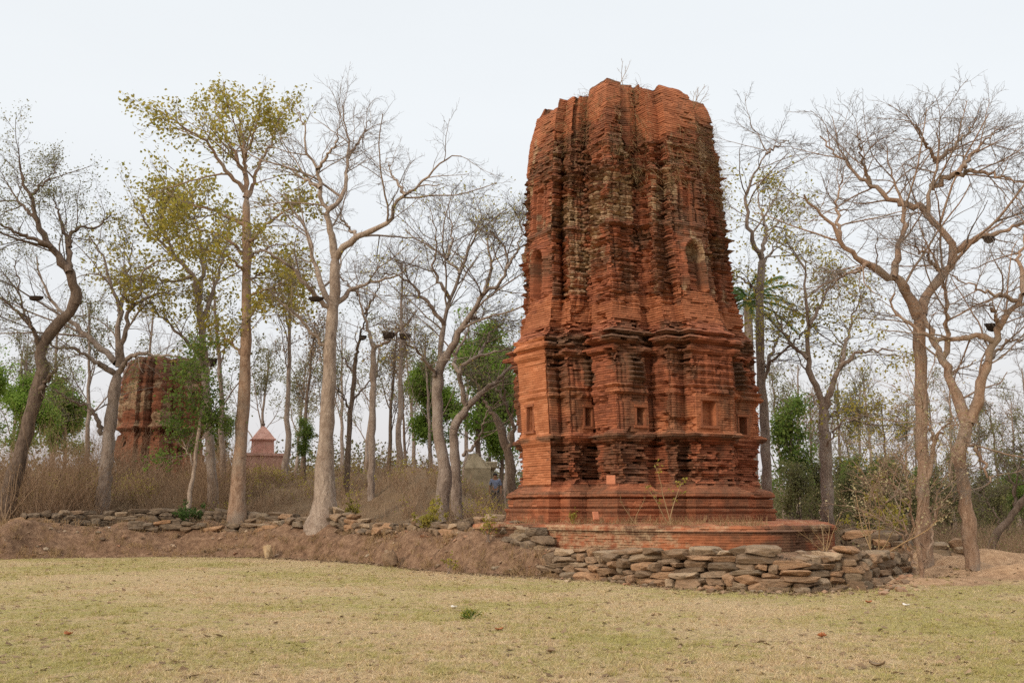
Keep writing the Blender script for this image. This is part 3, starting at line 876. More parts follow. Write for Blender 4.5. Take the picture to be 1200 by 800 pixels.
# ------------------------------------------------------------------ brick platform under the temple
def course_wall(name, poly, z0, z1, mat, root, top_z_center, lip=True, seed=0, rough=0.03):
    """closed polygon (ccw seen from above, world xy) of coursed brick with a top that rises to the middle"""
    poly = np.array(poly, float)
    n = len(poly)
    P, Nn, S = [], [], []
    s = 0
    for i in range(n):
        d = poly[(i + 1) % n] - poly[i]; l = np.linalg.norm(d); nn = np.array([d[1], -d[0]]) / l
        pd = poly[i] - poly[i - 1]; pn = np.array([pd[1], -pd[0]]) / np.linalg.norm(pd)
        k = max(2, int(l / 0.05))
        for j in range(k):
            P.append(poly[i] + d * j / k); Nn.append(nn if j else (nn + pn) / (1 + nn.dot(pn))); S.append(s + l * j / k)
        s += l
    P = np.array(P); Nn = np.array(Nn); S = np.array(S); ns = len(S)
    ch = 0.062; nc = int((z1 - z0) / ch)
    zz, ci, jt = [], [], []
    for c in range(nc):
        for dz, j in ((0, 0), (0.048, 0), (0.05, 1), (0.06, 1)):
            zz.append(z1 - nc * ch + c * ch + dz); ci.append(c); jt.append(j)
    zz = np.array(zz); ci = np.array(ci); jt = np.array(jt); nz = len(zz)
    Zg = zz[:, None]; Sg = S[None]
    bi = np.floor(Sg / 0.23 + 0.5 * (ci[:, None] % 2))
    nb = h3(bi, ci[:, None] + 0 * bi, 0, 11 + seed); nb2 = h3(bi, ci[:, None] + 0 * bi, 0, 12 + seed)
    lf = fbm(Sg * 0.6, Zg * 1.2, 0, 4, 5 + seed)
    D = -rough * nb * (0.4 + sst(0.4, 0.7, lf)) - 0.014 * jt[:, None] - np.where(nb2 > 0.95, 0.05, 0)
    if lip:
        D = D + 0.06 * (Zg > z1 - 0.13) - 0.02 * (Zg > z1 - 0.05)
        br = sst(0.52, 0.60, vn(S * 0.8, 0, 0, 3 + seed))[None]
        D = D - 0.18 * br * (Zg > z1 - 0.09)
    tone = np.clip(0.1 + 0.5 * nb2 + 0.5 * (lf - 0.3), 0, 1)
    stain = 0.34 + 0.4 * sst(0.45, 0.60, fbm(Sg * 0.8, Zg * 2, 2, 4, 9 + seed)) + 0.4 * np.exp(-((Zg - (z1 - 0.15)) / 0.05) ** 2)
    clean = 0.15 + 0.5 * sst(0.45, 0.65, fbm(Sg * 0.7, Zg, 7, 3, 19 + seed))
    plaster = 0.22 + 0.3 * sst(0.42, 0.62, lf) + 0 * Zg
    V = np.concatenate([P[None] + Nn[None] * D[:, :, None], np.broadcast_to(Zg, (nz, ns))[:, :, None]], -1).reshape(-1, 3)
    idx = np.arange(nz * ns).reshape(nz, ns); nx = np.roll(idx, -1, 1)
    q = [np.stack([idx[:-1], nx[:-1], nx[1:], idx[1:]], -1).reshape(-1, 4)]
    at_ = {k: np.broadcast_to(v, (nz, ns)).reshape(-1) for k, v in dict(tone=tone, stain=stain, clean=clean, plaster=plaster).items()}
    cen = P.mean(0)
    prev = idx[-1]
    for f, zt in ((0.96, 0.15), (0.9, 0.4), (0.82, 0.7), (0.7, 1.0), (0.4, 1.0)):
        ringp = cen + (P - cen) * f
        z = z1 + (top_z_center - z1) * zt + (fbm(ringp[:, 0] * 2.2, ringp[:, 1] * 2.2, 0, 3, 7) - 0.45) * 0.13
        base = len(V)
        V = np.concatenate([V, np.concatenate([ringp, z[:, None]], 1)])
        cur = base + np.arange(ns)
        q.append(np.stack([prev, np.roll(prev, -1), np.roll(cur, -1), cur], -1))
        for k, val in (('tone', 0.35), ('stain', 0.35), ('clean', 0.2), ('plaster', 0.45)):
            at_[k] = np.concatenate([at_[k], np.full(ns, val)])
        prev = cur
    return V, q, at_

def build_platform():
    pp = [(556, 27.3), (640, 26.1), (700, 24.9), (745, 24.25), (800, 23.75), (870, 23.5), (925, 23.8), (978, 25.3)]
    pts = [(xat(p, y, 1.2), y) for p, y in pp]
    pts += [(xat(965, 33.5), 33.5), (xat(760, 36), 36.0), (xat(570, 33), 33.0)]
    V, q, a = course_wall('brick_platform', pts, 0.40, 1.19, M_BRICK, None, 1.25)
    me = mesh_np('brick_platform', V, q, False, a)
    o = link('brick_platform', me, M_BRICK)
    tag(o, 'low worn brick platform with a broken rim carrying the tall temple', 'platform')
build_platform()

# ------------------------------------------------------------------ the smaller ruined tower in the left background
def build_small_temple():
    cx, cy = xat(186, 55, 3), 55.0
    z0 = float(terrain(cx, cy)) - 0.3
    root = empty('ruined_temple', (cx, cy, z0), 'smaller ruined brown brick tower with a rounded broken top behind the left trees', 'temple')
    ang = math.radians(33)
    ax = np.array([-math.cos(ang + 0.5), -math.sin(ang + 0.5)]); bx = np.array([math.sin(ang + 0.5), -math.cos(ang + 0.5)])
    pl = plan_samples(0.07, 0.3, 2.0, ax, bx)
    P, NN, S, SEG, LOC, W = (pl[k] for k in ('P', 'N', 'S', 'SEG', 'LOC', 'W'))
    zt = at(186, 416, 53.6)[2]
    zsh = at(186, 505, 54)[2]
    RZ = [z0, zsh - 1.2, zsh - 0.1, zsh, zsh + 1.5, zt - 1.6, zt - 0.8, zt - 0.3, zt]
    RR = [2.3, 2.2, 2.12, 2.18, 2.16, 2.10, 1.98, 1.80, 1.55]
    ch = 0.07; nc = int((zt - z0) / ch)
    zz, ci, jt = [], [], []
    for c in range(nc):
        for dz, j in ((0, 0), (0.053, 0), (0.055, 1), (0.068, 1)):
            zz.append(z0 + c * ch + dz); ci.append(c); jt.append(j)
    zz = np.array(zz); ci = np.array(ci); jt = np.array(jt); nz, ns = len(zz), len(S)
    Zg = zz[:, None]; Sg = S[None]
    R = np.interp(zz, RZ, RR)
    bi = np.floor(Sg / 0.25 + 0.5 * (ci[:, None] % 2))
    nb = h3(bi, ci[:, None] + 0 * bi, 0, 211); nb2 = h3(bi, ci[:, None] + 0 * bi, 0, 212)
    midf = fbm(Sg * 1.3, Zg * 1.6, 0, 4, 213); lowf = fbm(Sg * 0.6, Zg * 0.5, 0, 3, 214)
    up = sst(zsh, zsh + 0.2, Zg)
    D = -0.05 * nb * (0.3 + midf) - 0.04 * jt[:, None] * up - 0.02 * jt[:, None]
    D = D - (1 - up) * 0.25 * sst(0.42, 0.7, midf)
    saw = (Zg - zsh) / 0.5 - np.floor((Zg - zsh) / 0.5)
    D = D + up * (0.05 * np.sin(saw * math.pi) - 0.04)
    wl_ = LOC / W
    D = D - up * 0.07 * np.exp(-((wl_ - 0.5) * W / 0.05) ** 2)[None] * (W > 0.3)
    D = D + 0.16 * np.exp(-((Zg - zsh - 0.1) / 0.12) ** 2) - 0.05 * np.exp(-((Zg - zsh + 0.3) / 0.25) ** 2)
    top = sst(zt - 1.5, zt - 1.1, Zg)
    tone = np.clip(0.1 + 0.5 * nb2 + 0.4 * (midf - 0.4), 0, 1)
    stain = np.maximum(up * (0.46 + 0.18 * sst(0.4, 0.6, midf)), top * 0.66) + (1 - up) * 0.50
    plaster = up * (1 - top) * (0.20 + 0.36 * sst(0.45, 0.6, midf))
    clean = 0.05 * (1 - up) + 0.05 * midf
    XY = np.array([cx, cy])[None, None] + P[None] * R[:, None, None] + NN[None] * D[:, :, None]
    toph = zt - 0.2 * vn(S * 0.8, 0, 0, 217)
    V = np.concatenate([XY, np.minimum(np.broadcast_to(Zg, (nz, ns)), toph[None])[:, :, None]], -1)
    at_all = {k: np.broadcast_to(v, (nz, ns)) for k, v in dict(tone=tone, stain=stain, plaster=plaster, clean=clean).items()}
    def sub(name, r0, r1, capt):
        v = V[r0:r1].reshape(-1, 3); m = r1 - r0
        i2 = np.arange(m * ns).reshape(m, ns); n2 = np.roll(i2, -1, 1)
        q = np.stack([i2[:-1], n2[:-1], n2[1:], i2[1:]], -1).reshape(-1, 4)
        if not pl['ccw']: q = q[:, ::-1]
        a = {k: x[r0:r1].reshape(-1) for k, x in at_all.items()}
        fs = [q]
        if capt:
            v = np.concatenate([v, [[cx, cy, zt - 0.15]]])
            fs.append(np.stack([i2[-1], n2[-1], np.full(ns, len(v) - 1)], -1))
            a = {k: np.concatenate([x, [0.5]]) for k, x in a.items()}
        part(name, v, fs, M_BRICK, root, False, a)
    rs = int(np.searchsorted(zz, zsh))
    sub('lower_wall', 0, rs + 1, False)
    sub('spire', rs, nz, True)
build_small_temple()

# ------------------------------------------------------------------ pink shrine and grey stone shrine on the mound
def lathe_sq(mb, cx, cy, prof, rz=0.0, sides=4):
    """stacked square (or polygonal) sections: prof = [(z, half)]"""
    rings = []
    for z, h in prof:
        a = np.arange(sides) * 2 * math.pi / sides + math.pi / sides + rz
        k = h / math.cos(math.pi / sides)
        rings.append(np.stack([cx + k * np.cos(a), cy + k * np.sin(a), np.full(sides, z)], 1))
    v = np.concatenate(rings); m = len(prof)
    i2 = np.arange(m * sides).reshape(m, sides); n2 = np.roll(i2, -1, 1)
    q = np.stack([i2[:-1], n2[:-1], n2[1:], i2[1:]], -1).reshape(-1, 4)
    mb.add(v, [q, i2[-1:][:, ::1], i2[:1][:, ::-1]])

def build_pink_shrine():
    Y = 60.0
    cx = xat(306, Y, 3); zg = float(terrain(cx, Y)) - 0.2
    s = Y / 1185.0
    zt = at(305, 497, Y)[2]; ze = at(305, 516, Y)[2]; zc = at(305, 527, Y)[2]
    root = empty('pink_shrine', (cx, Y, zg), 'small pink shrine with a pyramid roof and finial behind the tall leafy trunk', 'shrine')
    hw = 27 * s
    mb = MB(); lathe_sq(mb, cx, Y, [(zg, hw * 1.08), (zg + 0.5, hw * 1.08), (zg + 0.5, hw), (zc - 0.4, hw), (zc - 0.4, hw * 1.06), (zc - 0.25, hw * 1.06), (zc - 0.25, hw * 0.44), (ze, hw * 0.42)], 0.35)
    mb.build('body', M_PINK, root)
    mb = MB(); lathe_sq(mb, cx, Y, [(ze, hw * 0.50), (ze + 0.08, hw * 0.50), (ze + 0.10, hw * 0.45), (ze + (zt - ze) * 0.5, hw * 0.26), (zt - 0.12, hw * 0.06), (zt - 0.1, 0.02)], 0.35)
    mb.build('roof', M_PINK, root)
    mb = MB(); lathe_sq(mb, cx, Y, [(zt - 0.12, 0.05), (zt - 0.02, 0.10), (zt + 0.05, 0.09), (zt + 0.09, 0.04), (zt + 0.18, 0.05), (zt + 0.26, 0.01)], 0, 8)
    mb.build('finial', M_DARK, root, True)
    mb = MB()
    d = np.array([math.sin(0.35), -math.cos(0.35)])
    c = np.array([cx, Y]) + d * (hw + 0.0)
    mb.box((c[0], c[1], zg + 1.15), (0.7, 0.10, 1.3), 0.35)
    mb.box((c[0], c[1], zg + 1.86), (0.9, 0.16, 0.12), 0.35)
    mb.build('doorway', M_DARK, root)
build_pink_shrine()

def build_stone_shrine():
    Y = 50.0
    cx = xat(560, Y, 3); zg = float(terrain(cx, Y)) - 0.2
    s = Y / 1185.0
    zt = at(560, 532, Y)[2]; zsh = at(560, 549, Y)[2]
    root = empty('stone_shrine', (cx, Y, zg), 'small grey stone shrine with a stepped gable half hidden behind the mound', 'shrine')
    hw = 15 * s
    mb = MB(); mb.box((cx, Y, (zg + zsh) / 2), (2 * hw, 1.5, zsh - zg)); mb.build('body', M_GREYSTONE, root)
    mb = MB()
    n = 5
    for k in range(n):
        f0 = k / n
        zz0 = zsh + (zt - zsh) * f0; zz1 = zsh + (zt - zsh) * (k + 1) / n
        mb.box((cx - 0.05 * k, Y, (zz0 + zz1) / 2), (2 * hw * (1.04 - f0 * 0.80), 1.5 * (1.02 - f0 * 0.5), zz1 - zz0 + 0.004), 0, 0.92)
    mb.build('stepped_roof', M_GREYSTONE, root)
    px = xat(575, Y, 3)
    zp = at(575, 541, Y)[2]
    zg2 = float(terrain(px, Y - 0.3)) - 0.1
    r2 = empty('stone_pillar', (px, Y - 0.3, zg2), 'slim grey stone pillar with a block capital beside the stone shrine', 'pillar')
    mb = MB(); lathe_sq(mb, px, Y - 0.3, [(zg2, 0.26), (zg2 + 0.3, 0.26), (zg2 + 0.35, 0.2), (zp - 0.4, 0.17), (zp - 0.38, 0.17)], 0.1, 8); mb.build('shaft', M_GREYSTONE, r2)
    mb = MB(); lathe_sq(mb, px, Y - 0.3, [(zp - 0.40, 0.19), (zp - 0.28, 0.30), (zp - 0.05, 0.30), (zp, 0.24)], 0.1); mb.build('capital', M_GREYSTONE, r2)
build_stone_shrine()

# ------------------------------------------------------------------ tubes and branching
def tubes(pts, rad, sides):
    """pts (N,P,3), rad (N,P) -> verts, quads"""
    Nn, Pn, _ = pts.shape
    tan = np.gradient(pts, axis=1)
    tan /= np.linalg.norm(tan, axis=2, keepdims=True) + 1e-9
    mean = pts[:, -1] - pts[:, 0]
    ref = np.where(np.abs(mean[:, 2:3]) > 0.75 * np.linalg.norm(mean, axis=1, keepdims=True), np.array([[1.0, 0.13, 0.0]]), np.array([[0.0, 0.1, 1.0]]))
    u = np.cross(tan, ref[:, None, :])
    u /= np.linalg.norm(u, axis=2, keepdims=True) + 1e-9
    w = np.cross(tan, u)
    a = np.arange(sides) * 2 * math.pi / sides
    v = pts[:, :, None, :] + rad[:, :, None, None] * (np.cos(a)[None, None, :, None] * u[:, :, None, :] + np.sin(a)[None, None, :, None] * w[:, :, None, :])
    idx = np.arange(Nn * Pn * sides).reshape(Nn, Pn, sides)
    nx = np.roll(idx, -1, axis=2)
    q = np.stack([idx[:, :-1], nx[:, :-1], nx[:, 1:], idx[:, 1:]], -1).reshape(-1, 4)
    return v.reshape(-1, 3), q

def spline(pts, n):
    pts = np.array(pts, float)
    P = np.concatenate([[2 * pts[0] - pts[1]], pts, [2 * pts[-1] - pts[-2]]])
    m = len(pts) - 1
    out = []
    d = np.concatenate([[0], np.cumsum(np.linalg.norm(np.diff(pts, axis=0), axis=1))])
    for s in np.linspace(0, d[-1], n):
        i = min(m - 1, max(0, int(np.searchsorted(d, s, 'right') - 1)))
        t = (s - d[i]) / max(1e-9, d[i + 1] - d[i])
        p0, p1, p2, p3 = P[i], P[i + 1], P[i + 2], P[i + 3]
        out.append(0.5 * ((2 * p1) + (-p0 + p2) * t + (2 * p0 - 5 * p1 + 4 * p2 - p3) * t * t + (-p0 + 3 * p1 - 3 * p2 + p3) * t ** 3))
    return np.array(out)

def grow(pp, pr, k, t0, t1, lf, ang, P2, rg, up=0.05, wig=0.25, flat=0.75, lmin=0.15, lmax=9, rmin=0.004, rs=0.6):
    """children of parent polylines pp (N,P,3)"""
    Nn, Pn, _ = pp.shape
    if Nn == 0:
        return np.zeros((0, P2, 3)), np.zeros((0, P2))
    plen = np.linalg.norm(np.diff(pp, axis=1), axis=2).sum(1)
    rep = np.repeat(np.arange(Nn), k)
    t = t0 + (t1 - t0) * (np.tile(np.arange(k), Nn) + rg.random(Nn * k)) / k
    f = t * (Pn - 1)
    i = np.clip(f.astype(int), 0, Pn - 2); g = (f - i)[:, None]
    p = pp[rep, i] * (1 - g) + pp[rep, i + 1] * g
    r = pr[rep, i] * (1 - g[:, 0]) + pr[rep, i + 1] * g[:, 0]
    tn = pp[rep, i + 1] - pp[rep, i]
    tn /= np.linalg.norm(tn, axis=1, keepdims=True) + 1e-9
    rv = rg.normal(size=p.shape)
    rv -= (rv * tn).sum(1, keepdims=True) * tn
    rv[:, 2] *= flat
    rv /= np.linalg.norm(rv, axis=1, keepdims=True) + 1e-9
    a = np.radians(ang * (0.7 + 0.6 * rg.random(len(p))) * (1 - 0.45 * t ** 3))[:, None]
    d = np.cos(a) * tn + np.sin(a) * rv
    d[:, 2] += up
    d /= np.linalg.norm(d, axis=1, keepdims=True)
    L = np.clip(plen[rep] * lf * (1.10 - 0.80 * t) * (0.55 + 0.8 * rg.random(len(p))), lmin, lmax)
    pts = np.zeros((len(p), P2, 3)); pts[:, 0] = p
    st = (L / (P2 - 1))[:, None]
    for j in range(1, P2):
        d = d + rg.normal(size=d.shape) * wig * np.array([1, 1, 0.8])
        d[:, 2] += up * 0.8
        d /= np.linalg.norm(d, axis=1, keepdims=True)
        pts[:, j] = pts[:, j - 1] + d * st
    r0 = np.maximum(np.minimum(r * rs, 0.0105 * L + 0.002), rmin)
    rad = r0[:, None] * np.linspace(1, 0.35, P2)[None]
    return pts, np.maximum(rad, rmin * 0.6)

def leaf_quads(pos, size, rg, hang=0.0):
    n = len(pos)
    a = rg.normal(size=(n, 3)); a[:, 2] = a[:, 2] * 0.7 - hang
    a /= np.linalg.norm(a, axis=1, keepdims=True)
    b = rg.normal(size=(n, 3)); b -= (b * a).sum(1, keepdims=True) * a
    b /= np.linalg.norm(b, axis=1, keepdims=True)
    s = (size * (0.6 + 0.8 * rg.random(n)))[:, None]
    c = np.cross(a, b)
    v = np.stack([pos, pos + a * s * 0.5 + b * s * 0.33 + c * s * 0.08, pos + a * s, pos + a * s * 0.5 - b * s * 0.33 + c * s * 0.08], 1).reshape(-1, 3)
    q = np.arange(n * 4).reshape(n, 4)
    return v, q

def pts_on(pp, n, rg, t0=0.3, t1=1.0):
    i = rg.integers(0, len(pp), n)
    t = (t0 + (t1 - t0) * rg.random(n)) * (pp.shape[1] - 1)
    j = np.clip(t.astype(int), 0, pp.shape[1] - 2); g = (t - j)[:, None]
    return pp[i, j] * (1 - g) + pp[i, j + 1] * g

def join(lst):
    vs, qs, n = [], [], 0
    for v, q in lst:
        vs.append(v); qs.append(q + n); n += len(v)
    return np.concatenate(vs), np.concatenate(qs)

def traced_tree(name, label, Y, limbs, mat, twig=M_TWIG, seed=0, dens=1.0, leaves=None, leaf_n=0, leaf_size=0.12, spread=1.0, group=None,
                cat='tree', levels=4, flare=1.35, leaf_where=None, twig_len=1.0, limb_w=1.0):
    """limbs: list of (pixel points, width at start px, width at end px, depth drift in metres). The first one is the trunk."""
    rg = np.random.default_rng(100 + seed)
    s = Y / (F * 0.985)
    P0 = 22
    L0, R0 = [], []
    base = None
    for k, lb in enumerate(limbs):
        px, w0, w1 = lb[0], lb[1], lb[2]
        n = len(px)
        drift = lb[3] if len(lb) > 3 else rg.normal() * 2.2 * spread
        start = lb[4] if len(lb) > 4 else 0.0
        w = []
        acc = 0
        ll = [0] + [math.hypot(px[i + 1][0] - px[i][0], px[i + 1][1] - px[i][1]) for i in range(n - 1)]
        tot = sum(ll)
        for i, (x, y) in enumerate(px):
            acc += ll[i]
            w.append(at(x, y, Y + start + (drift * acc / tot if k else (drift * acc / tot))))
        w = np.array(w)
        if k == 0:
            zg = float(terrain(w[0][0], w[0][1]))
            w[0][2] = min(w[0][2], zg) - 0.15
            tip = w[-1] - w[-2]
            w = np.concatenate([[w[0] + np.array([0, 0, -0.9])], w, [w[-1] + tip / np.linalg.norm(tip) * 0.22]])
            base = np.array([w[0][0], w[0][1], zg])
        p = spline(w, P0)
        wob = rg.normal(size=p.shape) * 0.035 * (1 if k else 0.5)
        wob[0] = 0
        p = p + wob
        r = np.linspace(w0, w1, P0) * 0.5 * s * (0.80 if k == 0 else limb_w * np.linspace(0.82, 0.40, P0))
        if k == 0:
            r[-1] *= 0.15
            f = np.linspace(0, 1, P0)
            r = r * (1 + (flare - 1) * np.exp(-np.maximum(f - 0.10, 0) * 11))
        L0.append(p); R0.append(r)
    L0 = np.array(L0); R0 = np.array(R0)
    root = empty(name, base, label, cat, group)
    tr = [tubes(L0, R0 * (1 + 0.07 * rg.normal(size=R0.shape)), 12)]
    # fork and limb ends continue into finer wood
    lim = L0[1:] if len(L0) > 1 else L0
    limr = R0[1:] if len(L0) > 1 else R0
    k1 = max(3, int(round(8 * dens)))
    a, ar = grow(lim, limr, k1, 0.16, 1.0, 0.68 * twig_len, 46, 12, rg, up=-0.005, wig=0.11, flat=0.45, lmin=0.9, lmax=4.2, rmin=0.011)
    tr.append(tubes(a, ar, 6))
    b, br = grow(np.concatenate([a]), ar, max(3, int(round(5.4 * dens))), 0.12, 1.0, 0.56, 44, 7, rg, up=0.0, wig=0.12, flat=0.5, lmin=0.5, lmax=2.6, rmin=0.0065)
    e, er = grow(lim, limr, max(3, int(5 * dens)), 0.35, 1.0, 0.28, 52, 6, rg, up=0.0, wig=0.14, flat=0.5, lmin=0.4, lmax=1.8, rmin=0.007)
    b = np.concatenate([b, e[:, :, :] if e.shape[1] == b.shape[1] else np.concatenate([e, e[:, -1:] + (e[:, -1:] - e[:, -2:-1])], 1)])
    br = np.concatenate([br, np.concatenate([er, er[:, -1:]], 1)])
    c, cr = grow(b, br, max(3, int(round(3.4 * dens))), 0.12, 1.0, 0.58, 44, 5, rg, up=0.012, wig=0.12, flat=0.6, lmin=0.28, lmax=1.3, rmin=0.005)
    tw = [tubes(b, br, 4), tubes(c, cr, 3)]
    last = c
    if levels >= 4:
        d, dr = grow(c, cr, 2, 0.2, 1.0, 0.62, 44, 4, rg, up=0.03, wig=0.12, lmin=0.16, lmax=0.6, rmin=0.004)
        tw.append(tubes(d, dr, 3))
        last = d
    v, q = join(tr); part('trunk', v, [q], mat, root, True)
    v, q = join(tw); part('crown', v, [q], twig, root, True)
    if leaves is not None and leaf_n:
        pool = last
        pos = pts_on(pool, leaf_n, rg, 0.2, 1.0)
        if leaf_where is not None:
            u, vv = proj(pos)
            pos = pos[leaf_where(u, vv, rg)]
        # leaves sit in loose sprays: keep denser where low-frequency noise is high
        g = fbm(pos[:, 0] * 1.6, pos[:, 1] * 1.6, pos[:, 2] * 3.0, 2, seed)
        pos = pos[g + 0.10 * rg.random(len(g)) > 0.54]
        pos = np.repeat(pos, 2, axis=0) + rg.normal(size=(len(pos) * 2, 3)) * 0.17
        v, q = leaf_quads(pos, leaf_size, rg, 0.3)
        part('leaves', v, [q], leaves, root, False)
    return root

# ------------------------------------------------------------------ trees of the left bank
traced_tree('bare_tree', 'dark crooked leaning tree nearly bare at the far left edge of the mound', 37.6, [
    ([(2, 605), (14, 570), (30, 510), (42, 465), (50, 430), (48, 408), (62, 385), (85, 362), (90, 345)], 24, 15, 0.0),
    ([(88, 356), (90, 342), (81, 319), (60, 289), (45, 262), (36, 232), (26, 205), (23, 182)], 17.5, 4, -1.0),
    ([(81, 319), (82, 277), (95, 268), (113, 266), (131, 253)], 10, 4, 1.5, -0.4),
    ([(60, 289), (26, 274), (0, 264), (-30, 250)], 7, 3, -1.5, -0.6),
    ([(36, 232), (60, 205), (70, 190)], 5, 2, 1.0, -0.8),
    ([(36, 470), (55, 445), (66, 433)], 10, 8, -0.5),
    ([(48, 408), (38, 385), (15, 360), (0, 350), (-20, 340)], 8, 3, -1.2),
    ([(82, 290), (70, 255), (62, 225)], 7, 3, 1.2),
    ([(45, 262), (15, 225), (0, 200)], 6, 2, 1.2, -0.6),
    ([(38, 385), (30, 372), (15, 300)], 5, 2, 0.6, -0.5)],
    M_DARK, M_TWIGD, 1, 1.0, M_SAGE, 7000, 0.07)
traced_tree('bare_tree', 'stout pale forked tree in front of the ruined brown tower', 39.5, [
    ([(120, 572), (126, 530), (132, 480), (137, 440)], 21, 16, 0.0),
    ([(134, 437), (112, 424), (90, 409), (68, 407), (50, 395)], 9, 4, -2.0),
    ([(136, 425), (112, 402), (86, 379), (67, 360), (50, 330), (42, 300)], 11, 4, 1.2),
    ([(139, 437), (150, 420), (160, 414), (185, 416), (212, 419)], 9, 4, -1.2),
    ([(139, 430), (139, 397), (140, 360), (129, 330), (120, 300), (105, 275)], 10, 4, 0.5),
    ([(141, 425), (148, 385), (152, 360), (165, 341), (166, 319), (187, 304)], 9, 4, -1.0),
    ([(152, 360), (175, 347), (210, 337)], 6, 3, 1.0, -0.5),
    ([(119, 508), (108, 480), (85, 470), (62, 455)], 8, 4, -1.4, 0.2),
    ([(140, 370), (150, 320), (155, 285)], 7, 3, 1.4, 0.2)],
    M_GREY, M_TWIG, 2, 1.0, M_OLIVE, 4500, 0.12, leaf_where=lambda u, v, rg: (u > 95) & (v < 330))
traced_tree('leafy_tree', 'slender tree with yellow olive leaves right of the ruined brown tower', 41.0, [
    ([(252, 580), (246, 520), (241, 450), (238, 400), (233, 355)], 15, 10, 0.0),
    ([(233, 355), (225, 322), (202, 296), (176, 270), (155, 235)], 9, 3, -1.5),
    ([(235, 380), (250, 340), (262, 300), (270, 255)], 8, 3, 1.5),
    ([(233, 355), (238, 310), (232, 270), (222, 225)], 8, 3, 0.6),
    ([(240, 430), (215, 395), (190, 372), (175, 350)], 7, 3, -1.8),
    ([(225, 322), (205, 330), (180, 325), (150, 330)], 6, 2, 2.0, -0.4),
    ([(202, 296), (190, 260), (195, 225)], 6, 2, 1.6, -1.0)],
    M_GREY, M_TWIG, 3, 1.0, M_OLIVE, 4600, 0.15)
traced_tree('leafy_tree', 'tallest straight tree with sparse yellow olive leaves on the left', 38.6, [
    ([(277, 592), (282, 520), (287, 430), (289, 340), (289, 270), (288, 232)], 21, 11, 0.0),
    ([(288, 232), (287, 190), (285, 160), (279, 140), (282, 126)], 10, 3, 0.5),
    ([(287, 225), (262, 195), (240, 165), (210, 145), (182, 128)], 7, 3, -2.0),
    ([(288, 240), (300, 205), (318, 165), (330, 130)], 7, 3, 1.5),
    ([(287, 205), (270, 170), (257, 140), (252, 118)], 6, 2, 1.8),
    ([(288, 265), (260, 250), (225, 240), (195, 225)], 6, 2, 1.0),
    ([(289, 285), (310, 265), (340, 245), (355, 235)], 6, 3, -1.6),
    ([(289, 320), (265, 300), (240, 292)], 5, 2, -1.5),
    ([(289, 330), (315, 318), (345, 330)], 5, 2, 2.0),
    ([(288, 380), (306, 350), (330, 330)], 5, 2, -1.0),
    ([(287, 420), (265, 395), (245, 385)], 5, 2, 1.5),
    ([(288, 300), (262, 278), (235, 268), (205, 262)], 6, 2, -1.0),
    ([(288, 350), (310, 340), (335, 350)], 5, 2, -1.4),
    ([(289, 305), (312, 290), (345, 285)], 5, 2, 0.8),
    ([(286, 185), (298, 155), (304, 128)], 5, 2, -1.5)],
    M_RUST, M_TWIG, 4, 1.0, M_OLIVE, 9000, 0.14)
traced_tree('bare_tree', 'big pale smooth trunked bare tree rooted on the stone edged bank', 34.6, [
    ([(379, 614), (381, 560), (384, 480), (387, 410), (391, 355), (393, 302)], 25, 14, 0.0),
    ([(393, 304), (386, 265), (384, 248), (375, 220), (372, 199), (358, 171), (357, 150), (350, 132)], 12, 3, -0.8),
    ([(393, 304), (402, 294), (419, 279), (447, 265), (464, 241), (475, 229), (496, 213), (520, 188), (540, 182)], 11, 3, -1.8),
    ([(384, 246), (398, 234), (405, 209), (408, 185), (407, 160), (401, 125)], 8, 3, 1.6, -0.4),
    ([(387, 362), (373, 325), (363, 279), (345, 248), (330, 225)], 10, 3, 1.5),
    ([(386, 362), (373, 350), (338, 311), (307, 293)], 9, 4, -1.6),
    ([(392, 360), (415, 339), (440, 330), (468, 321), (490, 300)], 8, 3, 1.4),
    ([(386, 412), (377, 401), (350, 372), (325, 352)], 7, 4, -1.0),
    ([(419, 279), (405, 262), (395, 240)], 6, 2, 1.2, -0.3),
    ([(475, 229), (460, 205), (452, 185)], 5, 2, 1.0, -1.2),
    ([(375, 220), (350, 205), (330, 190)], 6, 2, 1.0, -0.5),
    ([(372, 199), (392, 170), (400, 140)], 6, 2, -1.0, -0.6),
    ([(408, 185), (425, 160), (435, 140)], 5, 2, 0.8, 0.8)],
    M_PALE, M_TWIG, 5, 1.0, None, 0, flare=2.2)
traced_tree('bare_tree', 'bent grey tree with widely twisted limbs between the pale tree and the temple', 32.5, [
    ([(517, 598), (521, 560), (520, 540), (513, 500), (513, 450), (516, 430), (525, 414)], 20, 14, 0.0),
    ([(525, 414), (534, 398), (546, 376), (556, 358), (569, 342), (588, 330), (594, 315), (592, 295), (575, 270)], 11, 4, -1.2),
    ([(516, 432), (517, 409), (520, 375), (527, 350), (538, 321), (524, 304), (496, 286), (475, 270)], 9, 3, 1.2),
    ([(514, 445), (500, 425), (480, 405), (460, 398)], 7, 4, -1.5),
    ([(520, 380), (505, 360), (489, 339), (470, 325), (450, 318)], 7, 3, -1.5),
    ([(538, 321), (550, 290), (562, 262), (560, 240)], 6, 2, 1.0, 0.6),
    ([(527, 350), (510, 320), (512, 280), (505, 250)], 6, 2, -1.4, 0.4),
    ([(569, 342), (575, 310), (572, 280), (585, 250)], 6, 2, 1.4, -0.6),
    ([(594, 315), (608, 290), (612, 262)], 5, 2, 0.6, -1.0),
    ([(524, 304), (530, 275), (525, 240)], 5, 2, 1.2, 0.8),
    ([(546, 376), (560, 372), (585, 375)], 5, 2, 1.5, -0.4)],
    M_GREY, M_TWIGD, 6, 1.1, M_OLIVE, 1800, 0.07)
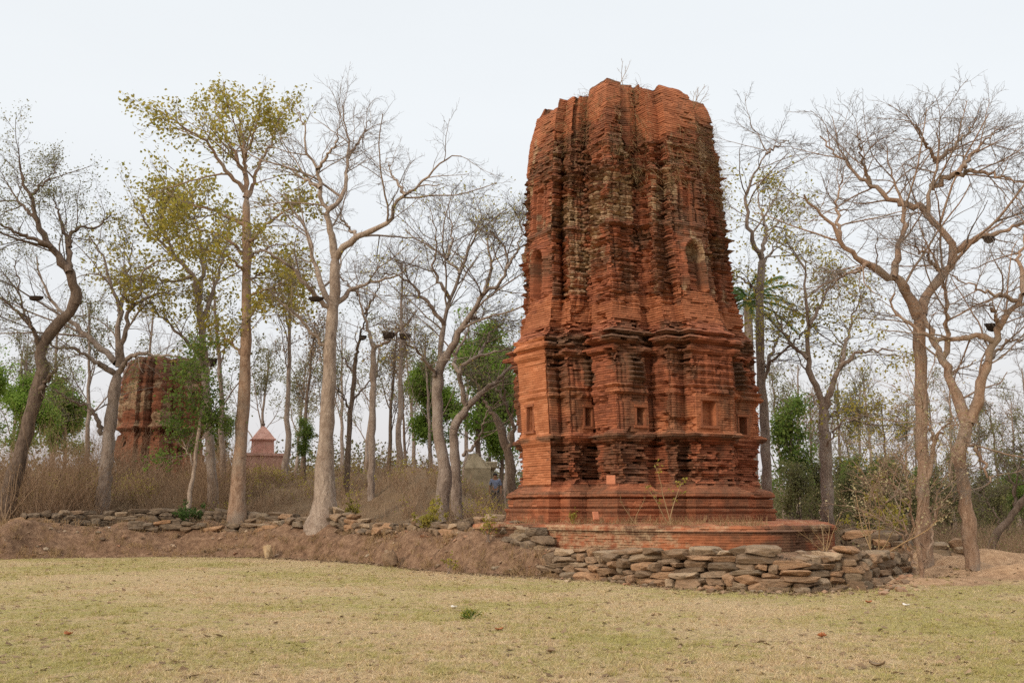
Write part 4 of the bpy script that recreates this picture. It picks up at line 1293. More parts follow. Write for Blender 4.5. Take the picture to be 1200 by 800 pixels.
traced_tree('bare_tree', 'grey tree whose thick limb reaches right to the temple from behind the bent tree', 34.5, [
    ([(536, 575), (533, 540), (532, 502), (544, 484)], 17, 12, 0.0),
    ([(544, 484), (555, 469), (575, 452), (600, 429), (618, 415)], 11, 6, 0.5),
    ([(547, 474), (540, 450), (540, 431), (562, 416), (600, 409)], 9, 4, -1.0),
    ([(540, 440), (532, 420), (545, 395), (560, 360)], 7, 3, 1.5),
    ([(543, 533), (556, 520), (565, 500), (572, 480)], 5, 3, -1.2),
    ([(562, 416), (575, 390), (590, 380)], 5, 2, 1.2, -0.6)],
    M_GREY, M_TWIGD, 7, 0.9)
traced_tree('bare_tree', 'straight grey tree with dark bee combs under its fork', 40.0, [
    ([(435, 560), (436, 500), (437, 450), (438, 407)], 11, 8, 0.0),
    ([(438, 407), (432, 385), (426, 368), (420, 345), (415, 310)], 6, 2, 0.6),
    ([(438, 409), (452, 402), (465, 390), (480, 375), (500, 350)], 5, 2, -1.0),
    ([(426, 368), (440, 345), (450, 320)], 4, 2, -1.5, 0.4),
    ([(420, 345), (405, 330), (395, 315)], 4, 2, 1.2, 0.4)],
    M_GREY, M_TWIG, 8, 0.9)
traced_tree('bare_tree', 'dark slim tree left of the comb bearing tree', 43.0, [
    ([(406, 560), (409, 510), (413, 460), (417, 420)], 9, 6, 0.0),
    ([(417, 420), (422, 395), (430, 370), (428, 340)], 5, 2, -1.0),
    ([(415, 440), (400, 415), (390, 395)], 4, 2, 1.0),
    ([(412, 470), (430, 450), (445, 430)], 4, 2, 1.5),
    ([(411, 480), (395, 455), (378, 440)], 3, 2, -1.5)],
    M_DARK, M_TWIGD, 9, 0.8, M_SAGE, 900, 0.08)
traced_tree('bare_tree', 'dark tree pressed against the left edge of the temple', 37.0, [
    ([(600, 575), (598, 545), (590, 515), (582, 490)], 16, 11, 0.0),
    ([(582, 490), (570, 475), (560, 450), (548, 440)], 7, 3, 1.0),
    ([(596, 530), (602, 500), (592, 470), (590, 440), (598, 415)], 8, 3, -1.0),
    ([(592, 470), (575, 445), (572, 425)], 5, 2, 1.5)],
    M_DARK, M_TWIGD, 10, 0.9, M_SAGE, 700, 0.08)

# ------------------------------------------------------------------ trees right of the temple
traced_tree('bare_tree', 'grey tree rising close behind the right edge of the temple', 33.5, [
    ([(903, 625), (899, 560), (895, 480), (890, 400), (891, 340), (893, 300)], 15, 11, 0.0),
    ([(893, 303), (880, 280), (875, 255), (876, 225), (886, 200), (897, 180), (890, 160), (880, 145)], 8, 2, -0.6),
    ([(893, 300), (897, 270), (890, 240), (888, 215)], 7, 3, 1.5),
    ([(892, 450), (900, 428), (925, 405), (952, 380)], 6, 3, -1.0),
    ([(891, 345), (875, 330), (862, 322)], 6, 3, 0.8),
    ([(893, 310), (908, 290), (915, 265)], 5, 2, 1.6),
    ([(897, 430), (910, 400), (918, 370)], 6, 3, 1.2),
    ([(897, 180), (912, 170), (925, 165)], 4, 2, 0.8, -0.5)],
    M_GREY, M_TWIGD, 11, 1.0, M_OLIVE, 4200, 0.10, leaf_where=lambda u, v, rg: (v > 200) & (v < 330))
traced_tree('leafy_tree', 'upright forked tree with sparse olive leaves behind the corner of the platform', 32.0, [
    ([(971, 640), (969, 580), (967, 520), (965, 480)], 19, 15, 0.0),
    ([(965, 480), (957, 455), (946, 420), (948, 380), (943, 340), (941, 309), (920, 282)], 11, 3, -1.0),
    ([(966, 478), (974, 455), (984, 432), (1000, 416), (1020, 412), (1048, 410)], 11, 4, -0.8),
    ([(984, 432), (992, 400), (1000, 370), (1010, 345)], 7, 3, 1.5, -0.3),
    ([(946, 420), (925, 400), (905, 360)], 6, 3, 1.2, -0.4),
    ([(948, 380), (965, 350), (972, 320)], 6, 2, 1.0, -0.6),
    ([(966, 495), (985, 480), (1010, 476)], 5, 2, 1.4),
    ([(967, 530), (980, 500), (1000, 490), (1020, 500)], 4, 2, -1.5)],
    M_GREY, M_TWIGD, 12, 1.0, M_OLIVE, 3600, 0.10)
traced_tree('bare_tree', 'large spreading bare tree with a broad twiggy crown on the right', 26.0, [
    ([(1086, 668), (1083, 600), (1081, 520), (1079, 440), (1077, 395), (1078, 368)], 18, 16, 0.0),
    ([(1076, 372), (1062, 345), (1051, 327), (1017, 309), (984, 282), (972, 260), (942, 230)], 13, 4, -1.2),
    ([(1079, 368), (1086, 350), (1105, 322), (1118, 300), (1102, 268), (1086, 246), (1090, 222), (1098, 190), (1097, 155)], 13, 3, 0.8),
    ([(1118, 295), (1140, 282), (1156, 275), (1200, 262), (1240, 240)], 8, 3, -1.0, 0.4),
    ([(1086, 248), (1062, 241), (1021, 219), (991, 189), (960, 160)], 8, 3, 1.5, 0.6),
    ([(1092, 219), (1122, 204), (1160, 204), (1200, 215)], 8, 3, -1.4, 0.7),
    ([(1047, 326), (1055, 285), (1060, 245), (1045, 205), (1038, 170)], 8, 2, 1.6, -0.4),
    ([(1098, 190), (1082, 165), (1070, 142)], 5, 2, -1.0, 0.8),
    ([(1098, 190), (1125, 165), (1148, 136)], 6, 2, 1.0, 0.8),
    ([(1122, 204), (1145, 175), (1170, 150)], 6, 2, 0.8, -0.2),
    ([(1021, 219), (1010, 185), (1005, 155)], 5, 2, -1.0, 1.4),
    ([(984, 282), (980, 240), (990, 205)], 5, 2, 1.5, -0.8),
    ([(1017, 309), (1000, 320), (975, 322)], 5, 2, -1.2, -0.6),
    ([(1105, 322), (1085, 300), (1070, 285)], 6, 2, -1.5, 0.3)],
    M_RUST, M_TWIG, 13, 1.12, flare=1.15, limb_w=1.35)
traced_tree('bare_tree', 'ruddy barked tree forked low in a wide letter V at the right', 24.6, [
    ([(1141, 674), (1134, 610), (1127, 552), (1125, 528), (1134, 496)], 22, 17, 0.0),
    ([(1134, 498), (1120, 460), (1106, 425), (1095, 402), (1084, 372), (1068, 350)], 15, 8, 1.5),
    ([(1138, 494), (1147, 460), (1157, 425), (1172, 385), (1192, 352), (1225, 320)], 14, 8, -1.0),
    ([(1107, 428), (1109, 380), (1104, 330), (1092, 300), (1080, 270)], 8, 3, -0.8, 0.8),
    ([(1165, 400), (1140, 395), (1110, 396), (1080, 392), (1060, 375), (1045, 360), (1048, 345)], 8, 5, 0.8, -0.5),
    ([(1172, 385), (1165, 365), (1160, 350)], 6, 3, -0.5, -0.6),
    ([(1192, 352), (1165, 345), (1130, 330), (1115, 322)], 5, 2, -0.8, -0.8),
    ([(1200, 345), (1195, 300), (1205, 260), (1190, 230)], 6, 2, 1.0, -1.0),
    ([(1132, 512), (1145, 530), (1157, 552), (1160, 565)], 6, 4, -0.8),
    ([(1157, 425), (1180, 400), (1200, 400)], 5, 3, 1.2, -0.4)],
    M_RUST, M_TWIG, 14, 1.0, flare=1.15, limb_w=1.2)
traced_tree('leaning_tree', 'small dark tree leaning out of the frame at the far right', 31.0, [
    ([(1157, 655), (1166, 630), (1185, 605), (1203, 580), (1225, 545)], 11, 8, 0.0),
    ([(1190, 598), (1188, 570), (1178, 545), (1170, 525)], 5, 2, 1.0),
    ([(1203, 580), (1205, 550), (1195, 520)], 5, 2, -1.0),
    ([(1175, 617), (1160, 590), (1150, 570)], 3, 2, 0.8)],
    M_DARK, M_TWIGD, 15, 0.8, M_SAGE, 500, 0.08)
traced_tree('young_tree', 'ruddy many stemmed young tree with pale new leaves beside the end of the stone wall', 23.4, [
    ([(1080, 672), (1076, 630), (1078, 590), (1090, 545), (1096, 515)], 8, 6, 0.0),
    ([(1096, 516), (1108, 500), (1122, 486)], 5, 2, -0.5),
    ([(1095, 518), (1086, 495), (1074, 472), (1068, 455)], 4, 2, 0.6),
    ([(1076, 640), (1068, 600), (1064, 560), (1058, 530)], 5, 2, 0.4),
    ([(1070, 660), (1055, 630), (1035, 600), (1015, 575)], 4, 1.5, -0.5),
    ([(1082, 665), (1094, 620), (1100, 580), (1110, 550)], 5, 2, 0.5),
    ([(1074, 660), (1060, 620), (1050, 585), (1046, 550)], 4, 1.5, -0.4),
    ([(1068, 590), (1050, 570), (1030, 560)], 3, 1.5, 0.6)],
    M_RUST, M_RUST, 16, 0.8, M_CREAM, 1500, 0.055, levels=4)

# ------------------------------------------------------------------ bee combs
def bee_comb(px, py, w, hgt, Y, label):
    c = at(px, py, Y); s = Y / (F * .985)
    root_name = 'bee_comb'
    nu, nv_ = 16, 10
    V = []
    for j in range(nv_ + 1):
        f = j / nv_
        for i in range(nu):
            a = 2 * math.pi * i / nu
            ww = w * s * 0.5 * math.sqrt(max(0.0, 1 - f ** 2.4)) + 0.005
            V.append((c[0] + ww * math.cos(a) * (1 + 0.1 * math.sin(3 * a + f * 4)), c[1] + ww * 0.35 * math.sin(a), c[2] - f * hgt * s))
    idx = np.arange((nv_ + 1) * nu).reshape(nv_ + 1, nu); nx = np.roll(idx, -1, 1)
    q = np.stack([idx[:-1], idx[1:], nx[1:], nx[:-1]], -1).reshape(-1, 4)
    v = np.array(V)
    o = link(root_name, mesh_np(root_name, v - c, [q, idx[:1]], True), M_COMB)
    o.location = c
    tag(o, label, 'bee comb', 'dark bee combs hanging in the trees')
bee_comb(425, 393, 9, 6, 39.7, 'smallest dark bee comb left of the comb bearing tree fork')
bee_comb(455, 389, 14, 10, 39.4, 'dark bee comb hanging from the branch just right of the fork')
bee_comb(474, 391, 13, 8, 39.2, 'dark bee comb hanging below the branch tip farthest right of the fork')
bee_comb(370, 348, 18, 6, 33.0, 'flat dark bee comb left of the big pale trunk')
bee_comb(42, 347, 17, 6, 35.0, 'dark bee comb at the leaning dark tree on the far left')
bee_comb(1162, 379, 16, 10, 24.2, 'dark bee comb in the crook of the V forked tree')
bee_comb(1158, 277, 14, 9, 25.2, 'brown bee comb high in the spreading bare tree on the right')
bee_comb(248, 420, 12, 10, 38.6, 'dark bee comb beside the slender olive leaved trunk')

# ------------------------------------------------------------------ generic trees for the wood behind
def wild_tree(name, seed, H, mat, twig, leaves=None, leaf_n=0, leaf_size=0.14, r0=0.14, forks=4, fork_t=(0.35, 0.95), bushy=1.0, bare_lean=0.05, label=None, cat='tree', group=None):
    rg = np.random.default_rng(seed)
    P0 = 16
    t = np.linspace(0, 1, P0)
    lean = rg.normal(size=2) * bare_lean * H
    p = np.stack([lean[0] * t ** 1.5, lean[1] * t ** 1.5, H * 0.92 * t], 1) + np.concatenate([np.zeros((1, 3)), rg.normal(size=(P0 - 1, 3)) * 0.028], 0)
    p[0, 2] = -0.3
    r = r0 * (1 - 0.75 * t) * (1 + 0.4 * np.exp(-t * 14))
    L0 = p[None]; R0 = r[None]
    a, ar = grow(L0, R0, forks * 2, fork_t[0], fork_t[1], 0.42, 40, 12, rg, up=0.09, wig=0.11, lmin=1.0, lmax=H * 0.5, rmin=0.02, rs=0.7)
    b, br = grow(a, ar, 5, 0.2, 1.0, 0.55, 46, 8, rg, up=0.05, wig=0.14, lmin=0.5, lmax=H * 0.25, rmin=0.012)
    c, cr = grow(b, br, 4, 0.15, 1.0, 0.6, 46, 6, rg, up=0.05, wig=0.16, lmin=0.4, lmax=1.8, rmin=0.008)
    d, dr = grow(c, cr, 3, 0.2, 1.0, 0.6, 46, 4, rg, up=0.05, wig=0.16, lmin=0.25, lmax=0.9, rmin=0.006)
    root = empty(name, (0, 0, 0), label, cat, group)
    v, q = join([tubes(L0, R0, 9), tubes(a, ar, 6)]); part('trunk', v, [q], mat, root, True)
    v, q = join([tubes(b, br, 4), tubes(c, cr, 3), tubes(d, dr, 3)]); part('crown', v, [q], twig, root, True)
    if leaves is not None and leaf_n:
        pos = np.concatenate([pts_on(d, leaf_n, rg, 0.1, 1.0)])
        g = fbm(pos[:, 0] * 0.8, pos[:, 1] * 0.8, pos[:, 2] * 0.8, 2, seed)
        pos = pos[g > 0.42]
        pos = np.repeat(pos, 3, axis=0) + rg.normal(size=(len(pos) * 3, 3)) * 0.16 * bushy
        v, q = leaf_quads(pos, leaf_size, rg, 0.3)
        part('leaves', v, [q], leaves, root, False)
    return root

def place(root, px, Y, rz=0.0, s=1.0, dz=0.0, first=False, label=None):
    o = root if first else copy_tree(root)
    x = xat(px, Y, 3)
    o.location = (x, Y, float(terrain(x, Y)) + dz)
    o.rotation_euler = (0, 0, rz)
    o.scale = (s, s, s)
    if label: o['label'] = label
    return o

GROUP_BARE = 'thin bare trees of the wood behind the mound'
L_BARE = 'thin bare tree among the crowded trunks of the wood behind'
protos = [wild_tree('woodland_tree', 301, 11.0, M_GREY, M_TWIG, M_SAGE, 500, 0.12, 0.15, 4, label=L_BARE, group=GROUP_BARE),
          wild_tree('woodland_tree', 302, 12.5, M_GREY, M_TWIG, None, 0, 0.12, 0.17, 5, (0.45, 0.98), label=L_BARE, group=GROUP_BARE),
          wild_tree('woodland_tree', 303, 9.5, M_DARK, M_TWIGD, M_DRYLEAF, 700, 0.10, 0.13, 4, label=L_BARE, group=GROUP_BARE),
          wild_tree('woodland_tree', 304, 10.5, M_GREY, M_TWIG, M_SAGE, 1200, 0.11, 0.14, 5, label=L_BARE, group=GROUP_BARE)]
spots = [(335, 50, 1, .95), (354, 54, 2, 1.0), (262, 46, 0, 1.0), (101, 50, 3, .95), (467, 47, 1, .85), (384, 60, 3, 1), (455, 58, 2, 1.1), (488, 62, 0, 1.0),
         (505, 55, 3, .9), (545, 66, 1, 1.0), (575, 60, 2, 1.0), (590, 70, 0, 1.1), (318, 72, 2, 1.2), (300, 80, 3, 1.3), (272, 66, 1, 1.1), (232, 70, 0, 1.2),
         (205, 78, 3, 1.2), (160, 76, 1, 1.3), (82, 64, 2, 1.1), (60, 70, 1, 1.2), (30, 62, 3, 1.0), (10, 74, 0, 1.2), (-20, 60, 1, 1.0),
         (425, 75, 0, 1.2), (440, 85, 3, 1.3), (400, 90, 1, 1.3), (365, 82, 0, 1.1), (475, 90, 2, 1.4), (520, 84, 1, 1.2), (345, 95, 3, 1.4), (560, 92, 3, 1.3),
         (918, 60, 3, 1.0), (935, 72, 1, 1.0), (950, 55, 2, .85), (985, 66, 0, 1.0), (1005, 58, 3, .9), (1025, 75, 1, 1.0), (1040, 62, 2, .9), (1060, 70, 3, .9),
         (1100, 60, 0, .8), (1115, 76, 1, .95), (1150, 64, 3, .8), (1172, 72, 2, 1.0), (1190, 58, 0, .75), (1215, 66, 1, .9), (1075, 88, 2, 1.0), (1130, 92, 0, 1.0), (1000, 95, 2, 1.0), (960, 90, 3, 1.0)]
used = set()
spots = [q for i, q in enumerate(spots) if not (q[0] < 600 and q[1] > 62 and i % 2 == 0)]
for i, (px, Y, k, s) in enumerate(spots):
    place(protos[k], px, Y, i * 2.4, s, 0, first=k not in used)
    used.add(k)

# green trees with full leaves
G1 = wild_tree('green_tree', 311, 9.0, M_DARK, M_TWIGD, M_GREEN, 7500, 0.16, 0.17, 5, (0.3, 0.95), 1.6)
tag(G1, 'bright green leafy tree behind the bent grey tree beside the temple', 'tree')
place(G1, 560, 52, 0.4, 1.08, first=True)
for px, Y, rz, s, lb in ((588, 57, 3.5, 0.9, 'green leafy tree half hidden by the left edge of the tall temple'),
                         (505, 56, 2.0, 0.85, 'lower green leafy tree between the comb bearing tree and the bent tree'),
                         (20, 58, 1.2, 0.85, 'rounded bright green tree at the far left edge behind the mound'),
                         (75, 66, 3.0, 0.95, 'green leafy tree behind the mound left of the ruined tower'),
                         (-25, 52, 4.0, 0.8, 'green tree partly cut off by the left edge of the photo')):
    place(G1, px, Y, rz, s, label=lb)
G2 = wild_tree('green_tree', 312, 7.0, M_DARK, M_TWIGD, M_MID, 2600, 0.15, 0.12, 5, (0.25, 0.95), 1.4)
tag(G2, 'deep green tree standing just right of the temple behind the platform', 'tree')
place(G2, 924, 46, 0.9, 0.85, first=True)
for px, Y, rz, s, lb in ((1035, 44, 2.0, 0.50, 'dark green bush behind the young tree right of the platform'),
                         (996, 52, 0.3, 0.55, 'dark green bushy tree beyond the forked olive leaved tree'),
                         (1072, 56, 1.1, 0.5, 'green bush half hidden behind the large spreading tree trunk'),
                         (1185, 50, 5.1, 0.42, 'green bush beyond the leaning tree at the right edge'),
                         (262, 52, 3.3, 0.5, 'green bush between the slender and the tallest leafy trunks'),
                         (358, 47, 4.4, 0.38, 'olive green bush left of the big pale trunk')):
    place(G2, px, Y, rz, s, label=lb)

G3 = wild_tree('wood_bush', 313, 4.2, M_DARK, M_TWIGD, M_SAGE, 2200, 0.12, 0.06, 6, (0.1, 0.95), 1.4, label='dull green bush on the wood floor beyond the stone wall right of the temple', cat='bush', group='bushes of the wood right of the temple')
for i, (px, Y, sc) in enumerate([(935, 42, .75), (955, 47, .8), (1000, 45, .7), (1015, 40, .6), (1048, 48, .8), (1062, 42, .55), (1096, 50, .8), (1112, 44, .6), (1150, 47, .7), (1168, 42, .55), (1195, 52, .9), (985, 56, .95), (1035, 60, 1.0), (1125, 62, 1.0)]):
    place(G3, px, Y, i * 1.9, sc, first=i == 0)

# palm seen at the right shoulder of the temple
def build_palm():
    Y = 42.0
    top = at(876, 352, Y)
    zg = float(terrain(top[0], Y))
    root = empty('palm_tree', (top[0], Y, zg), 'palm with dark drooping fronds peeping out behind the right side of the temple', 'palm')
    p = np.linspace([top[0], Y, zg - 0.2], top, 14)[None]
    v, q = tubes(p, np.full((1, 14), 0.17) * (1 + 0.08 * (np.arange(14) % 2))[None], 9)
    part('trunk', v, [q], M_GREY, root, True)
    rg = np.random.default_rng(5)
    for k in range(22):
        az = k * 2.399; el = 0.9 - 1.5 * (k / 22)
        n = 14; L = 2.5
        t = np.linspace(0, 1, n)
        d = np.array([math.cos(az), math.sin(az)])
        hor = L * t * math.cos(el) * 0.95
        zz = L * t * math.sin(el) - 0.9 * t ** 2
        mid = np.stack([top[0] + d[0] * hor, top[1] + d[1] * hor, top[2] + zz], 1)
        side = np.array([-d[1], d[0], 0])
        tv, tq = tubes(mid[None], np.linspace(0.025, 0.006, n)[None], 4)
        vs = [tv]; qs = [tq]; nn = len(tv)
        tri = []
        vv = []
        for j in range(40):
            f = 0.12 + 0.88 * j / 40
            pt = np.array([np.interp(f, t, mid[:, a]) for a in range(3)])
            for sgn in (-1, 1):
                tip = pt + side * sgn * 0.42 * (1 - 0.5 * f) + np.array([d[0] * 0.25, d[1] * 0.25, -0.16 + rg.normal() * 0.04])
                wv = np.array([d[0] * 0.02, d[1] * 0.02, 0.012])
                b = len(vv)
                vv += [pt - wv, pt + wv, tip]
                tri.append([nn + b, nn + b + 1, nn + b + 2])
        part('frond', np.concatenate([tv, np.array(vv)]), [tq, np.array(tri)], M_DEEP, root)
build_palm()

# ------------------------------------------------------------------ far wood closing the view
def far_wood():
    rg = np.random.default_rng(77)
    V, Q, n = [], [], 0
    cols = []
    N_ = 2600
    px = rg.uniform(-350, 1550, N_)
    Y = rg.uniform(95, 210, N_)
    x = (px - 600) / F * Y
    h = (2.0 + 4.5 * rg.random(N_) ** 1.5) * (0.6 + 0.8 * vn(px / 60.0, Y / 40.0, 0, 5))
    pos = []
    for i in range(N_):
        k = 240
        u = np.clip(rg.normal(size=(k, 3)), -1.7, 1.7) * np.array([1.3, 1.3, 0.27 * h[i]]) + np.array([x[i], Y[i], h[i] * 0.5 + float(terrain(x[i], Y[i]))])
        pos.append(u)
    pos = np.concatenate(pos)
    v, q = leaf_quads(pos, 0.32, rg, 0.2)
    o = link('far_wood', mesh_np('far_wood', v, [q], False), M_FAR)
    tag(o, 'dull green and brown belt of far woodland along the horizon', 'woodland', None, 'stuff')
M_FAR = mat_leaf('far wood leaf', [(0.10, 0.085, 0.045), (0.13, 0.13, 0.05), (0.15, 0.11, 0.065), (0.10, 0.12, 0.04), (0.17, 0.13, 0.08)], 0.2)
far_wood()

# ------------------------------------------------------------------ undergrowth
def brush(name, label, xs, ys, rg, hmean, leafm, stemm, leaf_per=7, stems=7):
    n = len(xs)
    zb = terrain(xs, ys)
    k = stems
    base = np.repeat(np.stack([xs, ys, zb - 0.03], 1), k, axis=0) + rg.normal(size=(n * k, 3)) * np.array([0.10, 0.10, 0])
    H = np.repeat(hmean * (0.5 + 0.9 * rg.random(n)), k) * (0.6 + 0.6 * rg.random(n * k))
    d = rg.normal(size=(n * k, 3)) * np.array([0.42, 0.42, 0]) + np.array([0, 0, 1.0])
    P2 = 5
    pts = np.zeros((n * k, P2, 3)); pts[:, 0] = base
    for j in range(1, P2):
        d = d + rg.normal(size=d.shape) * 0.16
        pts[:, j] = pts[:, j - 1] + d / np.linalg.norm(d, axis=1, keepdims=True) * (H / (P2 - 1))[:, None]
    rad = (0.003 + 0.0045 * rg.random(n * k))[:, None] * np.linspace(1, 0.4, P2)[None]
    tv, tq = tubes(pts, rad, 3)
    c, cr = grow(pts, rad, 3, 0.25, 1.0, 0.4, 45, 3, rg, up=0.1, wig=0.2, lmin=0.08, lmax=0.5, rmin=0.003)
    cv, cq = tubes(c, cr, 3)
    v, q = join([(tv, tq), (cv, cq)])
    o = link(name, mesh_np(name, v, [q], False), stemm)
    tag(o, label, 'undergrowth', None, 'stuff')
    pos = pts_on(c, n * leaf_per, rg, 0.0, 1.0) + rg.normal(size=(n * leaf_per, 3)) * 0.04
    v, q = leaf_quads(pos, 0.05, rg, 0.2)
    return v, q

def build_undergrowth():
    rg = np.random.default_rng(900)
    # dry brush over the mound
    xs = rg.uniform(-22, 1.0, 6500)
    t = rg.uniform(3.7, 17, 6500) ** 1.0
    ys = foot(xs) + t / 0.86
    lefty = sst(-3.2, -7.5, xs) if False else (1 - sst(-8.5, -4.0, xs))
    u, _ = proj(np.stack([xs, ys, xs * 0 + 2], 1))
    keep = (rg.random(len(xs)) < (0.30 + 0.70 * (u < 340))) & ~((u > 585) & (ys < 38))
    xs, ys = xs[keep], ys[keep]
    u = u[keep]
    hm = np.where(u < 345, 1.15, 0.42) * (0.25 + 1.9 * sst(0.32, 0.72, fbm(xs * 0.55, ys * 0.55, 0, 4, 8)) * (0.5 + rg.random(len(xs))))
    hm = hm * np.where((u > 268) & (u < 350), 0.38, 1.0)
    thin = rg.random(len(xs)) < 0.25 + 0.75 * sst(0.36, 0.56, fbm(xs * 0.8, ys * 0.8, 0, 3, 88))
    xs, ys, hm, u = xs[thin], ys[thin], hm[thin], u[thin]
    v, q = brush('undergrowth', 'tangled dry brown brushwood covering the mound behind the bank', xs, ys, rg, hm, M_DRYLEAF, M_BRUSH, 3, 8)
    o = link('dry_leaves', mesh_np('dry_leaves', v, [q], False), M_DRYLEAF)
    tag(o, 'withered brown leaves clinging to the brushwood on the mound', 'foliage', None, 'stuff')
    # green seedlings in the brush
    m = 800
    i = rg.integers(0, len(xs), m)
    pos = np.repeat(np.stack([xs[i], ys[i], terrain(xs[i], ys[i]) + 0.25 + 0.35 * rg.random(m)], 1), 22, axis=0) + rg.normal(size=(m * 22, 3)) * 0.16
    g = fbm(pos[:, 0] * 0.35, pos[:, 1] * 0.35, 0, 2, 4) > 0.46
    v, q = leaf_quads(pos[g], 0.075, rg, 0.1)
    o = link('seedlings', mesh_np('seedlings', v, [q], False), M_OLIVE)
    tag(o, 'yellow green seedling leaves scattered through the brown brushwood', 'seedlings', None, 'stuff')
    # dry tufts on the bank and round the edging stones
    xs = rg.uniform(-22, 1.2, 520); ys = foot(xs) + np.where(rg.random(520) < 0.35, rg.uniform(-0.15, 0.5, 520), rg.uniform(0.3, 4.2, 520))
    hm = 0.10 + 0.28 * rg.random(520) ** 2
    wx = rg.uniform(X_WALL0, X_WALL1 + 0.6, 150); wy = foot(wx) + rg.uniform(-0.05, 0.25, 150)
    xs = np.concatenate([xs, wx]); ys = np.concatenate([ys, wy]); hm = np.concatenate([hm, 0.06 + 0.14 * rg.random(150) ** 2])
    v, q = brush('dry_tufts', 'short dry grass tufts and twigs along the bank and stone wall foot', xs, ys, rg, hm, M_DRYLEAF, M_STRAW, 4, 12)
    o = link('bank_leaves', mesh_np('bank_leaves', v, [q], False), M_DRYLEAF)
    tag(o, 'dead leaves caught in the dry tufts along the bank', 'foliage', None, 'stuff')
    # right hand wood floor
    xs = rg.uniform(7.5, 26, 3600); ys = rg.uniform(25, 60, 3600)
    u, _ = proj(np.stack([xs, ys, xs * 0 + 1], 1))
    kp = (u > 900) & (u < 1290) & ((ys > 28.5) | (u < 1060)) & ((u > 985) | (ys > 37))
    xs, ys = xs[kp], ys[kp]
    hm = 0.85 * (0.4 + 1.0 * fbm(xs * 0.3, ys * 0.3, 0, 3, 18)) * (0.6 + 0.6 * sst(28, 45, ys))
    v, q = brush('undergrowth', 'thin grey brown scrub on the wood floor right of the temple', xs, ys, rg, hm, M_DRYLEAF, M_BRUSH, 9)
    o = link('scrub_leaves', mesh_np('scrub_leaves', v, [q], False), M_SAGE)
    tag(o, 'dull olive scrub leaves over the wood floor right of the temple', 'foliage', None, 'stuff')
build_undergrowth()

